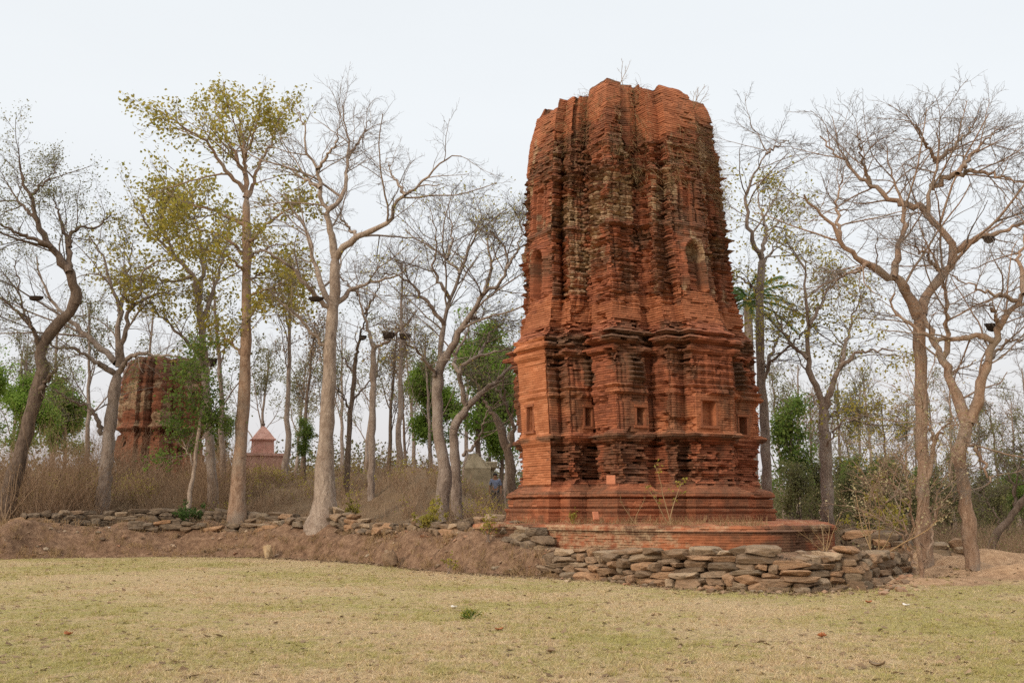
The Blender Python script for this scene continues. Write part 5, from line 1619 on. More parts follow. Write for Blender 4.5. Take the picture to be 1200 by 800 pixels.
# ------------------------------------------------------------------ field grass and litter
def build_grass():
    rg = np.random.default_rng(31)
    n = 230000
    Y = 9.0 + (rg.random(n) ** 1.5) * 26
    u = rg.uniform(-60, 1260, n)
    x = (u - 600) / F * Y * 1.0
    t = (Y - foot(x)) * 0.86
    dens = fbm(x * 0.5, Y * 0.5, 0, 4, 71)
    keep = ((t < -0.1 - 0.5 * rg.random(n)) & (rg.random(n) < 0.35 + 1.1 * sst(0.35, 0.65, dens)) & (heap(x, Y) < 0.3)) | ((x > X_WALL1 + 0.3) & (Y < 26) & (rg.random(n) < 0.3)) & (heap(x, Y) < 0.35)
    x, Y = x[keep], Y[keep]
    n = len(x)
    z = terrain(x, Y) - 0.004
    b = np.stack([x, Y, z], 1)
    a = rg.uniform(0, 2 * math.pi, n)
    hgt = 0.016 + 0.030 * rg.random(n) ** 2
    lean = 0.025 + 0.045 * rg.random(n)
    w = 0.0035 + 0.0045 * (Y / 20)
    side = np.stack([np.cos(a), np.sin(a), 0 * a], 1) * w[:, None]
    a2 = rg.uniform(0, 2 * math.pi, n)
    tip = b + np.stack([np.cos(a2) * lean, np.sin(a2) * lean, hgt], 1)
    v = np.stack([b - side, b + side, tip], 1).reshape(-1, 3)
    # taller tufts
    k = 5200
    ty = 9.3 + rg.random(k) ** 1.4 * 25
    tx = (rg.uniform(-60, 1260, k) - 600) / F * ty
    ok = (ty - foot(tx) < -0.25) & (fbm(tx * 0.6, ty * 0.6, 0, 3, 171) > 0.44)
    tx, ty = tx[ok], ty[ok]; k = len(tx)
    sz = 0.5 + 0.9 * rg.random(k) ** 2
    nb_ = 16
    cx = np.repeat(tx, nb_) + rg.normal(size=k * nb_) * 0.030 * np.repeat(sz, nb_); cy = np.repeat(ty, nb_) + rg.normal(size=k * nb_) * 0.030 * np.repeat(sz, nb_)
    bb = np.stack([cx, cy, terrain(cx, cy) - 0.004], 1)
    a = rg.uniform(0, 2 * math.pi, k * nb_)
    wd = (0.003 + 0.004 * np.repeat(ty, nb_) / 20)[:, None]
    sd = np.stack([np.cos(a), np.sin(a), 0 * a], 1) * wd
    a2 = rg.uniform(0, 2 * math.pi, k * nb_)
    hh = np.repeat(sz, nb_) * (0.025 + 0.045 * rg.random(k * nb_)); ll = 0.02 + 0.05 * rg.random(k * nb_)
    tp = bb + np.stack([np.cos(a2) * ll, np.sin(a2) * ll, hh], 1)
    v = np.concatenate([v, np.stack([bb - sd, bb + sd, tp], 1).reshape(-1, 3)])
    n = len(v) // 3
    o = link('grass', mesh_np('grass', v, [np.arange(n * 3).reshape(n, 3)], False), M_GRASS)
    tag(o, 'short dry yellow green grass over the field', 'grass', None, 'stuff')
    # leaf litter and crumbs
    n = 6500
    Y = 9.5 + rg.random(n) ** 1.2 * 24
    u = rg.uniform(-40, 1240, n)
    x = (u - 600) / F * Y
    near = rg.random(n) < 0.55
    Y = np.where(near, foot(x) - np.abs(rg.normal(size=n)) * 0.45 - 0.02, Y)
    ok = (Y - foot(x) < 0.05)
    x, Y = x[ok], Y[ok]; n = len(x)
    pos = np.stack([x, Y, terrain(x, Y) + 0.012], 1)
    a = rg.uniform(0, 2 * math.pi, n)
    s = 0.02 + 0.05 * rg.random(n) ** 2
    e = np.stack([np.cos(a), np.sin(a), rg.normal(size=n) * 0.25], 1) * s[:, None]
    f = np.stack([-np.sin(a), np.cos(a), rg.normal(size=n) * 0.35], 1) * s[:, None] * 0.6
    v = np.stack([pos - e, pos + f, pos + e * 1.1, pos - f], 1).reshape(-1, 3)
    v[:, 2] = np.maximum(v[:, 2], np.repeat(terrain(x, Y), 4) + 0.003)
    o = link('leaf_litter', mesh_np('leaf_litter', v, [np.arange(n * 4).reshape(n, 4)], False), M_DRYLEAF)
    tag(o, 'scattered brown leaf litter on the field and along the bank foot', 'litter', None, 'stuff')
build_grass()

# ------------------------------------------------------------------ stones
def stone_mesh(seed):
    import bmesh
    bm = bmesh.new()
    bmesh.ops.create_cube(bm, size=1.0)
    bmesh.ops.subdivide_edges(bm, edges=bm.edges[:], cuts=9, use_grid_fill=True)
    bm.verts.ensure_lookup_table()
    v = np.array([x.co[:] for x in bm.verts])
    p = 7.0 + 5 * (seed % 3)
    nrm = (np.abs(v * 2) ** p).sum(1) ** (1 / p)
    v = v / nrm[:, None]
    rg = np.random.default_rng(seed)
    sk = np.eye(3) + rg.normal(size=(3, 3)) * 0.10
    v = v @ sk
    # chopped faces
    for _ in range(11):
        nn = rg.normal(size=3); nn /= np.linalg.norm(nn)
        d = 0.43 + 0.16 * rg.random()
        s = v @ nn
        v = v - np.maximum(s - d, 0)[:, None] * nn[None]
    nz = fbm(v[:, 0] * 3 + seed, v[:, 1] * 3, v[:, 2] * 3, 4, seed) - 0.5
    nz2 = fbm(v[:, 0] * 9 + seed, v[:, 1] * 9, v[:, 2] * 9, 3, seed + 5) - 0.5
    v = v * (1 + 0.22 * nz[:, None] + 0.10 * nz2[:, None])
    for x, c in zip(bm.verts, v):
        x.co = c
    me = bpy.data.meshes.new('stone')
    bm.to_mesh(me); bm.free()
    me.materials.append(M_STONE)
    me.polygons.foreach_set('use_smooth', [False] * len(me.polygons))
    return me
STONES = [stone_mesh(1000 + i) for i in range(26)]
rs = random.Random(4)

def add_stone(parent, c, size, rz=0.0, tilt=(0, 0), name='stone'):
    me = STONES[rs.randrange(len(STONES))]
    o = bpy.data.objects.new(name, me)
    C.objects.link(o)
    if parent is not None:
        o.parent = parent
        c = np.array(c) - np.array(parent.location)
    o.location = tuple(c)
    o.rotation_euler = (tilt[0] + (math.pi if rs.random() < 0.5 else 0), tilt[1], rz + (math.pi if rs.random() < 0.5 else 0))
    o.scale = tuple(size)
    return o

M_STONE_DARK = mat_plain('dark weathered stone', [(0.3, (0.075, 0.055, 0.038)), (0.5, (0.145, 0.105, 0.072)), (0.72, (0.26, 0.19, 0.13))], 3, 0.8, 0.03)
def dry_wall(label, path, top, z_of, wmin, wmax, hmin, hmax, depth, gap=0.9, limit=100, max_rows=9, foot_jit=0.03):
    """path: list of (px, Y) of the foot; top: list of (px, top z)"""
    xy = np.array([(xat(p, y, 0.5), y) for p, y in path])
    pxs = np.array([p for p, _ in path])
    d = np.concatenate([[0], np.cumsum(np.linalg.norm(np.diff(xy, axis=0), axis=1))])
    root = empty('stone_wall', (xy[len(xy) // 2][0], xy[len(xy) // 2][1], 0.0), label, 'wall')
    heights = None
    n = 0
    res = 0.05
    grid = np.arange(0, d[-1], res)
    gx = np.interp(grid, d, xy[:, 0]); gy = np.interp(grid, d, xy[:, 1]); gp = np.interp(grid, d, pxs)
    H = np.array([z_of(a, b) for a, b in zip(gx, gy)]) - 0.03
    T = np.interp(gp, [p for p, _ in top], [z for _, z in top])
    for row in range(max_rows):
        s = -rs.random() * 0.3
        while s < d[-1]:
            w = rs.uniform(wmin, wmax) * (0.75 if rs.random() < 0.3 else 1.0)
            h = rs.uniform(hmin, hmax)
            i0 = max(0, int(s / res)); i1 = min(len(grid), int((s + w) / res))
            if i1 - i0 >= 2:
                base = float(np.median(H[i0:i1]))
                tp = float(T[i0:i1].mean())
                if base + h * 0.45 < tp and n < limit:
                    m = (i0 + i1) // 2
                    tx = gx[i1 - 1] - gx[i0]; ty = gy[i1 - 1] - gy[i0]
                    rz = math.atan2(ty, tx)
                    ww = (i1 - i0) * res
                    jd = rs.uniform(-0.05, 0.05) + 0.05 * row
                    nx_, ny_ = -math.sin(rz), math.cos(rz)
                    sl = math.atan2(float(H[i1 - 1] - H[i0]), ww) * 0.4
                    add_stone(root, (gx[m] + nx_ * jd, gy[m] + ny_ * jd, base + h * 0.5), (ww * 1.06, depth * rs.uniform(0.85, 1.2), h * 1.14), rz + rs.uniform(-0.10, 0.10), (rs.uniform(-0.10, 0.10), -sl + rs.uniform(-0.05, 0.05)))
                    H[i0:i1] = base + h * 0.97
                    n += 1
            s += w
    return root, n

ZF = lambda x, y: 0.0
FY = lambda px, dy=0.0: None
def wall_path(pts, dy):
    out = []
    for px, py in pts:
        g = gnd(px, py)
        out.append((px, g[1] + dy))
    return out
# main wall in front of the temple
top_main = [(628, 0.55), (660, 0.62), (700, 0.66), (760, 0.72), (800, 0.80), (850, 0.80), (900, 0.78), (940, 0.80), (985, 0.92), (1005, 0.92), (1025, 0.62), (1050, 0.40)]
W1, n1 = dry_wall('long dry stone wall of rough brown blocks below the temple platform', wall_path([(636, 676), (700, 681), (760, 687), (830, 691), (880, 694), (940, 695), (985, 691)], 0.28),
                  top_main, lambda x, y: float(terrain(x, y - 0.4)), 0.22, 0.72, 0.09, 0.20, 0.42)
# wall end turning back
W2, n2 = dry_wall('short tumbled end of the stone wall turning back beside the platform', [(1000, 20.9), (1022, 21.8), (1042, 22.8), (1055, 24.0), (1060, 25.5)],
                  [(1000, 0.80), (1020, 0.62), (1045, 0.55), (1060, 0.45)], lambda x, y: float(terrain(x, y - 0.2)) * 0.3, 0.28, 0.65, 0.12, 0.22, 0.42)
# second short wall behind the platform corner
W3, n3 = dry_wall('low grey stone wall behind the right corner of the platform', [(982, 28.3), (1010, 27.6), (1050, 27.2), (1066, 27.0)],
                  [(982, 0.95), (1030, 0.92), (1066, 0.75)], lambda x, y: float(terrain(x, y)) * 0.6, 0.35, 0.9, 0.13, 0.2, 0.45, limit=40)
W6, n6 = dry_wall('few grey stones of a low wall between the two big right trunks', [(1092, 28.6), (1130, 28.4)],
                  [(1092, 0.75), (1130, 0.7)], lambda x, y: float(terrain(x, y)), 0.4, 0.8, 0.16, 0.24, 0.45, limit=12)
# broken edging along the middle bank
def bank_pts(pl, dz):
    out = []
    for px, off in pl:
        Y = float(foot(xat(px, 30, 0.5)))
        for _ in range(3):
            Y = float(foot(xat(px, Y, 0.5))) + off
        out.append((px, Y))
    return out
mid_path = bank_pts([(386, 1.5), (420, 1.7), (450, 1.6), (490, 1.9), (530, 1.9), (570, 1.8), (610, 1.5), (640, 1.1)], 0)
zm = lambda x, y: float(terrain(x, y))
def tops(path, hh):
    return [(p, float(terrain(xat(p, y, 0.5), y)) + h_) for (p, y), h_ in zip(path, hh)]
W4, n4 = dry_wall('broken edging of brown stones along the bank between pale trunk and platform', mid_path, tops(mid_path, [0.38, 0.36, 0.30, 0.30, 0.30, 0.32, 0.36, 0.36]), zm, 0.26, 0.68, 0.12, 0.22, 0.40, limit=70)
left_path = bank_pts([(150, 1.5), (200, 1.5), (250, 1.6), (300, 1.55), (345, 1.6), (372, 1.6)], 0)
W5, n5 = dry_wall('single row of loose stones along the edge of the left bank', left_path, tops(left_path, [0.2] * 6), zm, 0.28, 0.75, 0.13, 0.2, 0.4, limit=60, max_rows=2)
up_path = bank_pts([(22, 3.4), (70, 3.4), (120, 3.4), (170, 3.4), (230, 3.6), (290, 3.6), (345, 3.5)], 0)
W7, n7 = dry_wall('low dark tumbled stone wall below the brushwood on the left bank', up_path, tops(up_path, [0.30, 0.46, 0.52, 0.52, 0.44, 0.36, 0.30]), zm, 0.26, 0.75, 0.13, 0.22, 0.42, limit=96)
for w, pr in ((W7, 0.75), (W3, 0.5), (W5, 0.35), (W4, 0.3)):
    for o in w.children:
        if rs.random() < pr:
            o.material_slots[0].link = 'OBJECT'
            o.material_slots[0].material = M_STONE_DARK
print('stones', n1, n2, n3, n4, n5, n6, n7)

def lone_stone(px, py, z, w, h, d, label, mat=None, rz=0.0, tilt=(0, 0), name='stone', cat='stone', grp=None):
    p = gnd(px, py, z)
    zt = float(terrain(p[0], p[1]))
    o = add_stone(None, (p[0], p[1], zt + h * 0.38), (w, d, h), rz, tilt, name)
    if mat:
        o.data = o.data.copy(); o.data.materials[0] = mat
    tag(o, label, cat, grp)
    return o
lone_stone(314, 653.5, 0.0, 0.30, 0.52, 0.28, 'pale upright bare stone at the foot of the bank left of the pale trunk', M_PALESTONE, 0.2, (0.1, 0.15))
lone_stone(457, 662, 0.05, 0.36, 0.50, 0.3, 'grey slab leaning on the bank below the broken edging', None, 0.3, (0.2, 0.5))
lone_stone(16, 640, 0.3, 0.5, 0.28, 0.4, 'square grey block at the left end of the bank', None, 0.5, (0.1, 0.2))
lone_stone(8, 627, 0.5, 0.75, 0.16, 0.5, 'flat brown slab lying on the bank at the left edge', None, 0.2)
lone_stone(99, 614, 0.9, 0.55, 0.16, 0.4, 'pale flat block on top of the bank lump', M_PALESTONE, 0.05)
lone_stone(35, 648, 0.05, 0.5, 0.14, 0.3, 'narrow brown slab sloping at the foot of the left bank', None, 0.5, (0, -0.4))
lone_stone(1001, 694, 0.0, 0.7, 0.13, 0.35, 'long flat stone at the foot of the wall near its right end', None, 0.05) if False else None
lone_stone(1024, 686, 0.0, 0.22, 0.15, 0.2, 'pinkish lump of stone on the ground at the wall end', M_TILE, 0.4)

def rubble():
    rg = np.random.default_rng(66)
    import bmesh
    bm = bmesh.new(); bmesh.ops.create_icosphere(bm, subdivisions=1, radius=1.0)
    sv = np.array([v.co[:] for v in bm.verts]); sf = np.array([[v.index for v in f.verts] for f in bm.faces]); bm.free()
    spots_ = []
    for _ in range(700):
        u = rg.choice([0, 1, 2], p=[0.35, 0.30, 0.35])
        if u == 0:
            px, py = rg.normal(1020, 28), rg.normal(682, 6)
        elif u == 1:
            px = rg.uniform(640, 1000); py = np.interp(px, [p for p, _ in FOOT_PX], [q for _, q in FOOT_PX]) + rg.normal() * 2.0 - 1
        else:
            px = rg.uniform(0, 640); py = np.interp(px, [p for p, _ in FOOT_PX], [q for _, q in FOOT_PX]) - abs(rg.normal()) * 5
        p = gnd(px, max(py, 640))
        if u == 2 and rg.random() < 0.6:
            p = p.copy(); p[1] = foot(p[0]) + 0.1 + 1.6 * rg.random()
        spots_.append((p[0], p[1], 0.02 + 0.07 * rg.random() ** 2))
    V, Fc, n = [], [], 0
    for x, y, s in spots_:
        v = sv * (1 + 0.35 * rg.normal(size=(len(sv), 1))) * s * np.array([1.2, 1.0, 0.7]) + np.array([x, y, float(terrain(x, y)) + s * 0.3])
        V.append(v); Fc.append(sf + n); n += len(v)
    o = link('rubble', mesh_np('rubble', np.concatenate(V), [np.concatenate(Fc)], False), M_RUB)
    tag(o, 'small broken stone rubble strewn along the foot of wall and bank', 'rubble', None, 'stuff')
M_RUB = mat_leaf('rubble stone', [(0.13, 0.085, 0.055), (0.24, 0.155, 0.10), (0.29, 0.15, 0.09), (0.32, 0.25, 0.18), (0.18, 0.12, 0.08)], 0.0)
rubble()

# ------------------------------------------------------------------ small things around the temple
def slab(px, py, Y, w, h, t, rz, tilt, label):
    c = at(px, py, Y)
    mb = MB(); mb.box((0, 0, 0), (w, t, h))
    me = mesh_np('terracotta_slab', np.concatenate(mb.v), [np.concatenate(mb.f)])
    o = link('terracotta_slab', me, M_TILE); o.location = c; o.rotation_euler = (tilt, 0, rz)
    b = o.modifiers.new('b', 'BEVEL'); b.width = 0.012; b.segments = 2
    tag(o, label, 'slab', 'loose terracotta slabs at the temple foot')
slab(716, 562, 25.12, 0.22, 0.22, 0.06, -0.25, -0.06, 'square pink slab propped on the ledge of the temple base moulding')
slab(698, 604, 24.95, 0.15, 0.20, 0.06, 0.5, -0.25, 'small pink slab leaning against the temple base on the platform')

def small_plant(name, label, px, py, Y, hgt, nst, leaf, leaf_n, leaf_size, stemm, seed, cat='plant', spread=0.35, z=None, lean=(0, 0), group=None):
    rg = np.random.default_rng(seed)
    c = at(px, py, Y)
    if z is None: c[2] = float(terrain(c[0], c[1]))
    else: c[2] = z
    k = nst
    d = rg.normal(size=(k, 3)) * np.array([spread, spread, 0]) + np.array([lean[0], lean[1], 1.0])
    pts = np.zeros((k, 7, 3)); pts[:, 0] = c + rg.normal(size=(k, 3)) * np.array([0.03, 0.03, 0])
    H = hgt * (0.6 + 0.5 * rg.random(k))
    for j in range(1, 7):
        d = d + rg.normal(size=d.shape) * 0.12
        pts[:, j] = pts[:, j - 1] + d / np.linalg.norm(d, axis=1, keepdims=True) * (H / 6)[:, None]
    rad = (0.004 + 0.008 * hgt) * np.ones((k, 1)) * np.linspace(1, 0.35, 7)[None]
    a, ar = grow(pts, rad, 4, 0.3, 1.0, 0.4, 45, 5, rg, up=0.08, wig=0.15, lmin=0.06, lmax=0.8, rmin=0.004)
    b, br = grow(a, ar, 3, 0.3, 1.0, 0.5, 45, 4, rg, up=0.08, wig=0.15, lmin=0.05, lmax=0.5, rmin=0.0035)
    root = empty(name, c, label, cat, group)
    v, q = join([tubes(pts, rad, 5), tubes(a, ar, 3), tubes(b, br, 3)])
    part('stems', v, [q], stemm, root, True)
    if leaf_n:
        pos = pts_on(b, leaf_n, rg, 0.1, 1.0) + rg.normal(size=(leaf_n, 3)) * leaf_size * 0.4
        v, q = leaf_quads(pos, leaf_size, rg, 0.1)
        part('leaves', v, [q], leaf, root)
    return root
small_plant('sapling', 'spindly bare sapling with a few leaves growing on the platform before the temple', 785, 603, 24.6, 1.5, 3, M_OLIVE, 70, 0.07, M_STRAW, 1, 'sapling', 0.30, 1.22)
small_plant('sapling', 'pale dry sapling standing against the temple base moulding', 745, 603, 24.7, 0.8, 2, None, 0, 0.05, M_STRAW, 2, 'sapling', 0.2, 1.22)
small_plant('sapling', 'little bare sapling sprouting from the very top of the temple', 727, 96, 26.9, 0.95, 2, None, 0, 0.05, M_STRAW, 3, 'sapling', 0.22, 13.0)
small_plant('sapling', 'dry shrub leaning out from the right side of the temple top', 812, 112, 27.7, 0.8, 4, None, 0, 0.05, M_STRAW, 4, 'sapling', 0.5, 12.75, (0.4, 0))
small_plant('green_shrub', 'bright green shrub between the edging stones and the bent tree foot', 505, 607, 29.5, 0.6, 8, M_OLIVE, 520, 0.08, M_GREY, 5, 'shrub', 0.6)
small_plant('green_shrub', 'low green weed on the bank slope under the broken edging', 527, 645, 25.9, 0.4, 5, M_OLIVE, 110, 0.06, M_GREY, 6, 'shrub', 0.4)
small_plant('green_shrub', 'thin green shoot beside the left end of the platform rim', 573, 615, 26.6, 0.75, 4, M_OLIVE, 130, 0.07, M_GREY, 7, 'shrub', 0.35)
small_plant('green_shrub', 'dark green bush below the white trunked sapling on the left bank', 222, 607, 37.3, 0.85, 12, M_DEEP, 900, 0.08, M_DARK, 8, 'shrub', 0.7)
small_plant('green_shrub', 'green shoots at the foot of the bent tree', 512, 588, 31.6, 0.9, 4, M_OLIVE, 150, 0.08, M_GREY, 9, 'shrub', 0.3)
small_plant('green_shrub', 'small grass green tuft at the temple base left of the slab', 672, 604, 25.3, 0.3, 5, M_OLIVE, 60, 0.05, M_OLIVE, 10, 'shrub', 0.3, 1.22)
small_plant('green_shrub', 'yellow green leafy bush right of the pale trunk foot', 412, 592, 35.6, 0.9, 7, M_OLIVE, 300, 0.09, M_GREY, 11, 'shrub', 0.5)
small_plant('green_shrub', 'mixed dark bush with pale new leaves before the wood right of the platform', 1040, 640, 30.0, 2.3, 8, M_OLIVE, 900, 0.10, M_DARK, 12, 'shrub', 0.4)
small_plant('dry_shrub', 'bare straw coloured shrub leaning over the wall end', 1022, 640, 23.6, 1.9, 6, M_CREAM, 160, 0.045, M_STRAW, 13, 'shrub', 0.45)
small_plant('dry_shrub', 'thin dry twigs beside the right corner of the platform', 968, 640, 23.9, 0.9, 5, None, 0, 0.05, M_STRAW, 14, 'shrub', 0.4)
small_plant('dry_shrub', 'tall dry stems at the left edge of the photo in front of the leaning tree', 6, 622, 36.4, 2.6, 9, M_DRYLEAF, 260, 0.05, M_BRUSH, 15, 'shrub', 0.28)

# sapling with a white stem and the leafy climber on the left bank
traced_tree('young_tree', 'slim white stemmed sapling wrapped in green climber on the left bank', 37.8, [
    ([(220, 600), (223, 575), (226, 560), (230, 530), (236, 490), (240, 450)], 8, 4, 0.0),
    ([(226, 545), (215, 520), (212, 500)], 3, 1.5, 0.4),
    ([(236, 490), (225, 465), (222, 435)], 3, 1.5, -0.5),
    ([(240, 455), (246, 430), (244, 412)], 3, 1.5, 0.4),
    ([(232, 520), (245, 500), (252, 480)], 3, 1.5, 0.3)],
    M_PALE, M_TWIG, 21, 0.9, M_MID, 3600, 0.12, levels=3, twig_len=0.45)

# weeds, dead leaves and scraps on the field
small_plant('weed_tuft', 'single bright green weed tuft in the middle of the field', 550, 726, gnd(550, 726)[1], 0.09, 12, M_OLIVE, 110, 0.03, M_GREEN, 30, 'weed', 0.9)
def dead_leaf(px, py, s, mat, label, name='dead_leaf', cat='leaf', seed=0):
    rg = np.random.default_rng(seed)
    g = gnd(px, py); z = float(terrain(g[0], g[1])) + 0.012
    n = 7
    V = []
    for i in range(n):
        f = i / (n - 1)
        w = s * 0.42 * math.sin(math.pi * min(1, f * 0.92 + 0.05)) ** 0.8
        curl = 0.25 * s * (f - 0.5) ** 2 * 4 * rg.uniform(0.5, 1.0)
        for sd in (-1, 0, 1):
            V.append((s * (f - 0.5), sd * w, curl + abs(sd) * s * 0.16))
    V = np.array(V)
    a = rg.uniform(0, 6.28)
    V = np.stack([V[:, 0] * math.cos(a) - V[:, 1] * math.sin(a), V[:, 0] * math.sin(a) + V[:, 1] * math.cos(a), V[:, 2]], 1)
    idx = np.arange(n * 3).reshape(n, 3)
    q = np.stack([idx[:-1, :-1], idx[1:, :-1], idx[1:, 1:], idx[:-1, 1:]], -1).reshape(-1, 4)
    o = link(name, mesh_np(name, V, [q], True), mat); o.location = (g[0], g[1], z)
    sm = o.modifiers.new('thick', 'SOLIDIFY'); sm.thickness = 0.002
    tag(o, label, cat)
M_LEAFRED = mat_plain('red brown dead leaf', [(0.3, (0.22, 0.075, 0.03)), (0.7, (0.34, 0.13, 0.055))], 20, 0.2)
dead_leaf(80, 744, 0.13, M_LEAFRED, 'red brown dead leaf on the left part of the field', seed=1)
dead_leaf(585, 740, 0.11, M_LEAFRED, 'red brown dead leaf just below the green weed tuft', seed=2)
dead_leaf(645, 766, 0.14, M_DRYLEAF, 'dull brown dead leaf low in the middle of the field', seed=3)
dead_leaf(963, 746, 0.15, M_LEAFRED, 'large crumpled brown leaf right of centre on the field', seed=4)
dead_leaf(1018, 706, 0.13, M_LEAFRED, 'brown dead leaf near the right end of the wall', seed=5)
dead_leaf(1062, 710, 0.13, M_PAPER, 'pale curled leaf on the field below the young tree', seed=6)
if False: dead_leaf(768, 740, 0.13, M_PAPER, 'pale scrap lying on the field below the long wall', 'paper_scrap', 'scrap', 7)
dead_leaf(532, 712, 0.12, M_PAPER, 'pale curled leaf up the field from the weed tuft', seed=8)
dead_leaf(1028, 780, 0.16, M_DRYLEAF, 'brown leaf near the bottom right of the field', seed=9)
dead_leaf(126, 649, 0.16, M_PAPER, 'white scrap at the foot of the left bank', 'paper_scrap', 'scrap', 10)
if False: dead_leaf(264, 648, 0.14, M_PAPER, 'white scrap at the bank foot left of the pale upright stone', 'paper_scrap', 'scrap', 11)

# ------------------------------------------------------------------ dry grass hanging on the temple
def hanging_grass():
    rg = np.random.default_rng(12)
    spots_ = [(738, 135, 26.6, 16, 45, 380), (748, 195, 26.2, 12, 30, 220), (690, 130, 27.2, 12, 25, 180), (675, 160, 27.4, 14, 30, 160), (815, 160, 27.0, 20, 28, 420), (838, 200, 27.6, 12, 40, 380),
              (795, 190, 26.4, 22, 22, 260), (650, 165, 27.9, 10, 20, 60), (845, 235, 27.9, 8, 30, 160), (780, 210, 26.2, 16, 10, 120), (720, 180, 26.4, 10, 30, 110)]
    pts = []
    up = TEMPLE.children
    spire = [o for o in up if o.name.startswith('spire')][0]
    n = len(spire.data.vertices)
    co = np.empty(n * 3, np.float32); spire.data.vertices.foreach_get('co', co)
    co = co.reshape(-1, 3).astype(float) + np.array(TEMPLE.location)
    front = co[co[:, 1] < 29.3]
    u, v = proj(front)
    for px, py, Y, sx, sy, k in spots_:
        d = ((u - px) / sx) ** 2 + ((v - py) / sy) ** 2
        cand = np.where(d < 2.2)[0]
        if len(cand) < 5: continue
        w = np.exp(-d[cand]); w /= w.sum()
        ids = rg.choice(cand, k, p=w)
        pts.append(front[ids])
    base = np.concatenate(pts)
    n = len(base)
    out = base - np.array([TC[0], TC[1], 0]); out[:, 2] = 0
    out /= np.linalg.norm(out, axis=1, keepdims=True)
    d = out * 0.6 + rg.normal(size=(n, 3)) * 0.30 + np.array([0, 0, 0.15])
    L = 0.15 + 0.50 * rg.random(n) ** 1.5
    P2 = 6
    p = np.zeros((n, P2, 3)); p[:, 0] = base
    for j in range(1, P2):
        d = d + np.array([0, 0, -0.22]) * (0.3 + rg.random(n))[:, None] + rg.normal(size=(n, 3)) * 0.05
        p[:, j] = p[:, j - 1] + d / np.linalg.norm(d, axis=1, keepdims=True) * (L / (P2 - 1))[:, None]
    v, q = tubes(p, (0.0028 + 0.003 * rg.random(n))[:, None] * np.linspace(1, 0.3, P2)[None], 3)
    o = link('hanging_grass', mesh_np('hanging_grass', v, [q], False), M_STRAW)
    tag(o, 'dry straw grass growing from cracks near the temple top', 'grass', None, 'stuff')
hanging_grass()

# weeds and crumbs on the platform top
def platform_weeds():
    rg = np.random.default_rng(15)
    n = 1500
    px = rg.uniform(600, 900, n)
    front_y = np.interp(px, [556, 640, 700, 745, 800, 870, 925], [27.3, 26.1, 24.9, 24.25, 23.75, 23.5, 23.8])
    Y = front_y + 0.25 + 0.8 * rg.random(n)
    x = (px - 600) / F * Y * 0.985
    base = np.stack([x, Y, np.full(n, 1.20)], 1)
    d = rg.normal(size=(n, 3)) * 0.5 + np.array([0, 0, 1.0])
    L = 0.06 + 0.22 * rg.random(n) ** 2
    p = np.zeros((n, 4, 3)); p[:, 0] = base
    for j in range(1, 4):
        d = d + rg.normal(size=(n, 3)) * 0.25
        p[:, j] = p[:, j - 1] + d / np.linalg.norm(d, axis=1, keepdims=True) * (L / 3)[:, None]
    v, q = tubes(p, np.full((n, 4), 0.0045) * np.linspace(1, 0.4, 4)[None], 3)
    o = link('platform_weeds', mesh_np('platform_weeds', v, [q], False), M_STRAW)
    tag(o, 'low dry weeds along the top of the brick platform', 'weeds', None, 'stuff')
platform_weeds()

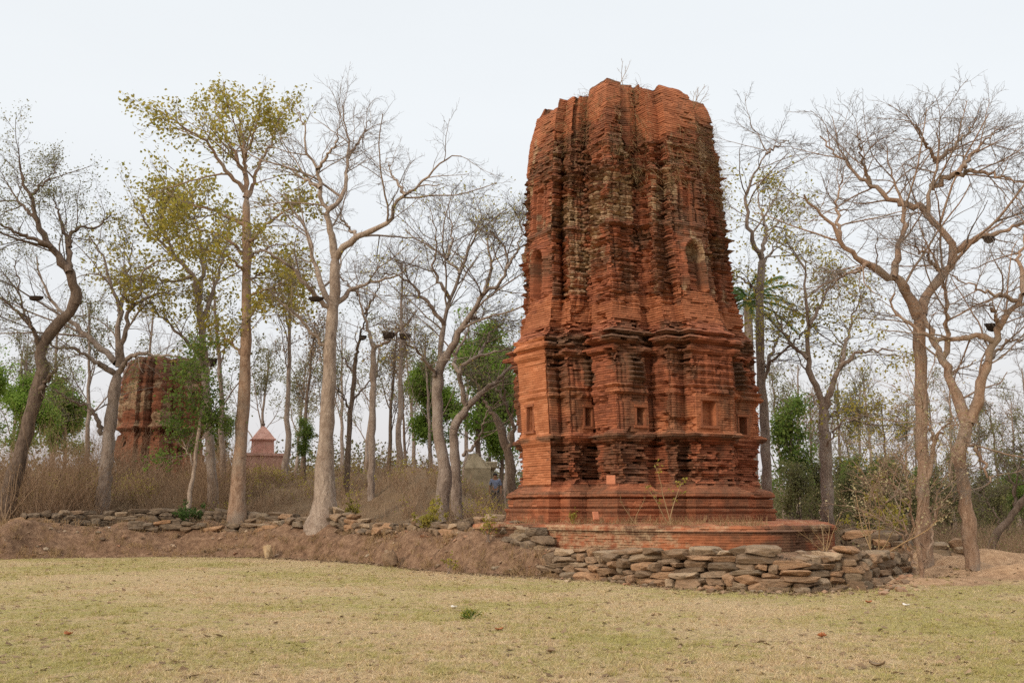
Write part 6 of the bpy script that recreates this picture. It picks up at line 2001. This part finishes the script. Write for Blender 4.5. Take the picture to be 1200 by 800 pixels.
# ------------------------------------------------------------------ the person beyond the mound
def build_person():
    px, Y = 580.5, 45.0
    x = xat(px, Y, 3); zt = at(px, 554.5, Y)[2]
    H = 1.66
    zg = float(terrain(x, Y))
    root = empty('person', (x, Y, zg), 'person in a blue grey shirt half hidden behind the mound by the stone pillar', 'person')
    s = H / 1.66
    J = {'pel': (0, 0, 0.92), 'sp': (0, 0.0, 1.12), 'ch': (0, 0, 1.32), 'nk': (0, 0, 1.45), 'hd': (0, -0.01, 1.52), 'hd2': (0, -0.02, 1.61),
         'ls': (-0.17, 0, 1.38), 'le': (-0.24, 0.01, 1.12), 'lw': (-0.25, -0.06, 0.88), 'lh': (-0.25, -0.08, 0.78),
         'rs': (0.17, 0, 1.38), 're': (0.24, 0.01, 1.12), 'rw': (0.25, -0.06, 0.88), 'rh': (0.25, -0.08, 0.78),
         'lhip': (-0.09, 0, 0.88), 'lk': (-0.11, -0.02, 0.48), 'la': (-0.12, 0.02, 0.08), 'lt': (-0.13, -0.14, 0.035),
         'rhip': (0.09, 0, 0.88), 'rk': (0.11, -0.02, 0.48), 'ra': (0.12, 0.02, 0.08), 'rt': (0.13, -0.14, 0.035)}
    Rr = {'pel': .13, 'sp': .125, 'ch': .14, 'nk': .055, 'hd': .085, 'hd2': .085, 'ls': .065, 'le': .045, 'lw': .032, 'lh': .03, 'rs': .065, 're': .045, 'rw': .032, 'rh': .03,
          'lhip': .09, 'lk': .06, 'la': .04, 'lt': .035, 'rhip': .09, 'rk': .06, 'ra': .04, 'rt': .035}
    def skin(name, keys, edges, infl, mat, parent, root_key):
        me = bpy.data.meshes.new(name)
        me.from_pydata([tuple(np.array(J[k])) for k in keys], [(keys.index(a), keys.index(b)) for a, b in edges], [])
        o = link(name, me, mat, parent)
        m = o.modifiers.new('skin', 'SKIN'); m.use_smooth_shade = True
        for i, k in enumerate(keys):
            sv = me.skin_vertices[0].data[i]
            sv.radius = (Rr[k] + infl, (Rr[k] + infl) * (0.75 if k in ('ch', 'sp', 'pel') else 1.0))
            sv.use_root = (k == root_key)
        sd = o.modifiers.new('sub', 'SUBSURF'); sd.levels = 1; sd.render_levels = 2
        return o
    keys = list(J)
    E = [('pel', 'sp'), ('sp', 'ch'), ('ch', 'nk'), ('nk', 'hd'), ('hd', 'hd2'), ('ch', 'ls'), ('ls', 'le'), ('le', 'lw'), ('lw', 'lh'), ('ch', 'rs'), ('rs', 're'), ('re', 'rw'), ('rw', 'rh'),
         ('pel', 'lhip'), ('lhip', 'lk'), ('lk', 'la'), ('la', 'lt'), ('pel', 'rhip'), ('rhip', 'rk'), ('rk', 'ra'), ('ra', 'rt')]
    body = skin('body', keys, E, 0, M_SKIN, root, 'pel')
    for o in (body,):
        pass
    skin('shirt', ['pel', 'sp', 'ch', 'ls', 'le', 'rs', 're'], [('pel', 'sp'), ('sp', 'ch'), ('ch', 'ls'), ('ls', 'le'), ('ch', 'rs'), ('rs', 're')], 0.018, M_SHIRT, root, 'ch')
    skin('trousers', ['pel', 'lhip', 'lk', 'la', 'rhip', 'rk', 'ra'], [('pel', 'lhip'), ('lhip', 'lk'), ('lk', 'la'), ('pel', 'rhip'), ('rhip', 'rk'), ('rk', 'ra')], 0.014, M_TROUSERS, root, 'pel')
    import bmesh
    bm = bmesh.new(); bmesh.ops.create_uvsphere(bm, u_segments=16, v_segments=10, radius=0.105)
    for v in bm.verts:
        v.co.z = v.co.z * 1.0 + 1.60; v.co.y = v.co.y * 1.05 + 0.015
        if v.co.z < 1.57 and v.co.y < 0.02: v.co.y = 0.02
    me = bpy.data.meshes.new('hair'); bm.to_mesh(me); bm.free()
    link('hair', me, M_HAIR, root)
    root.location = (x, Y, zg)
    print('person head z', zt, 'ground', zg, 'top', zg + 1.7)
build_person()
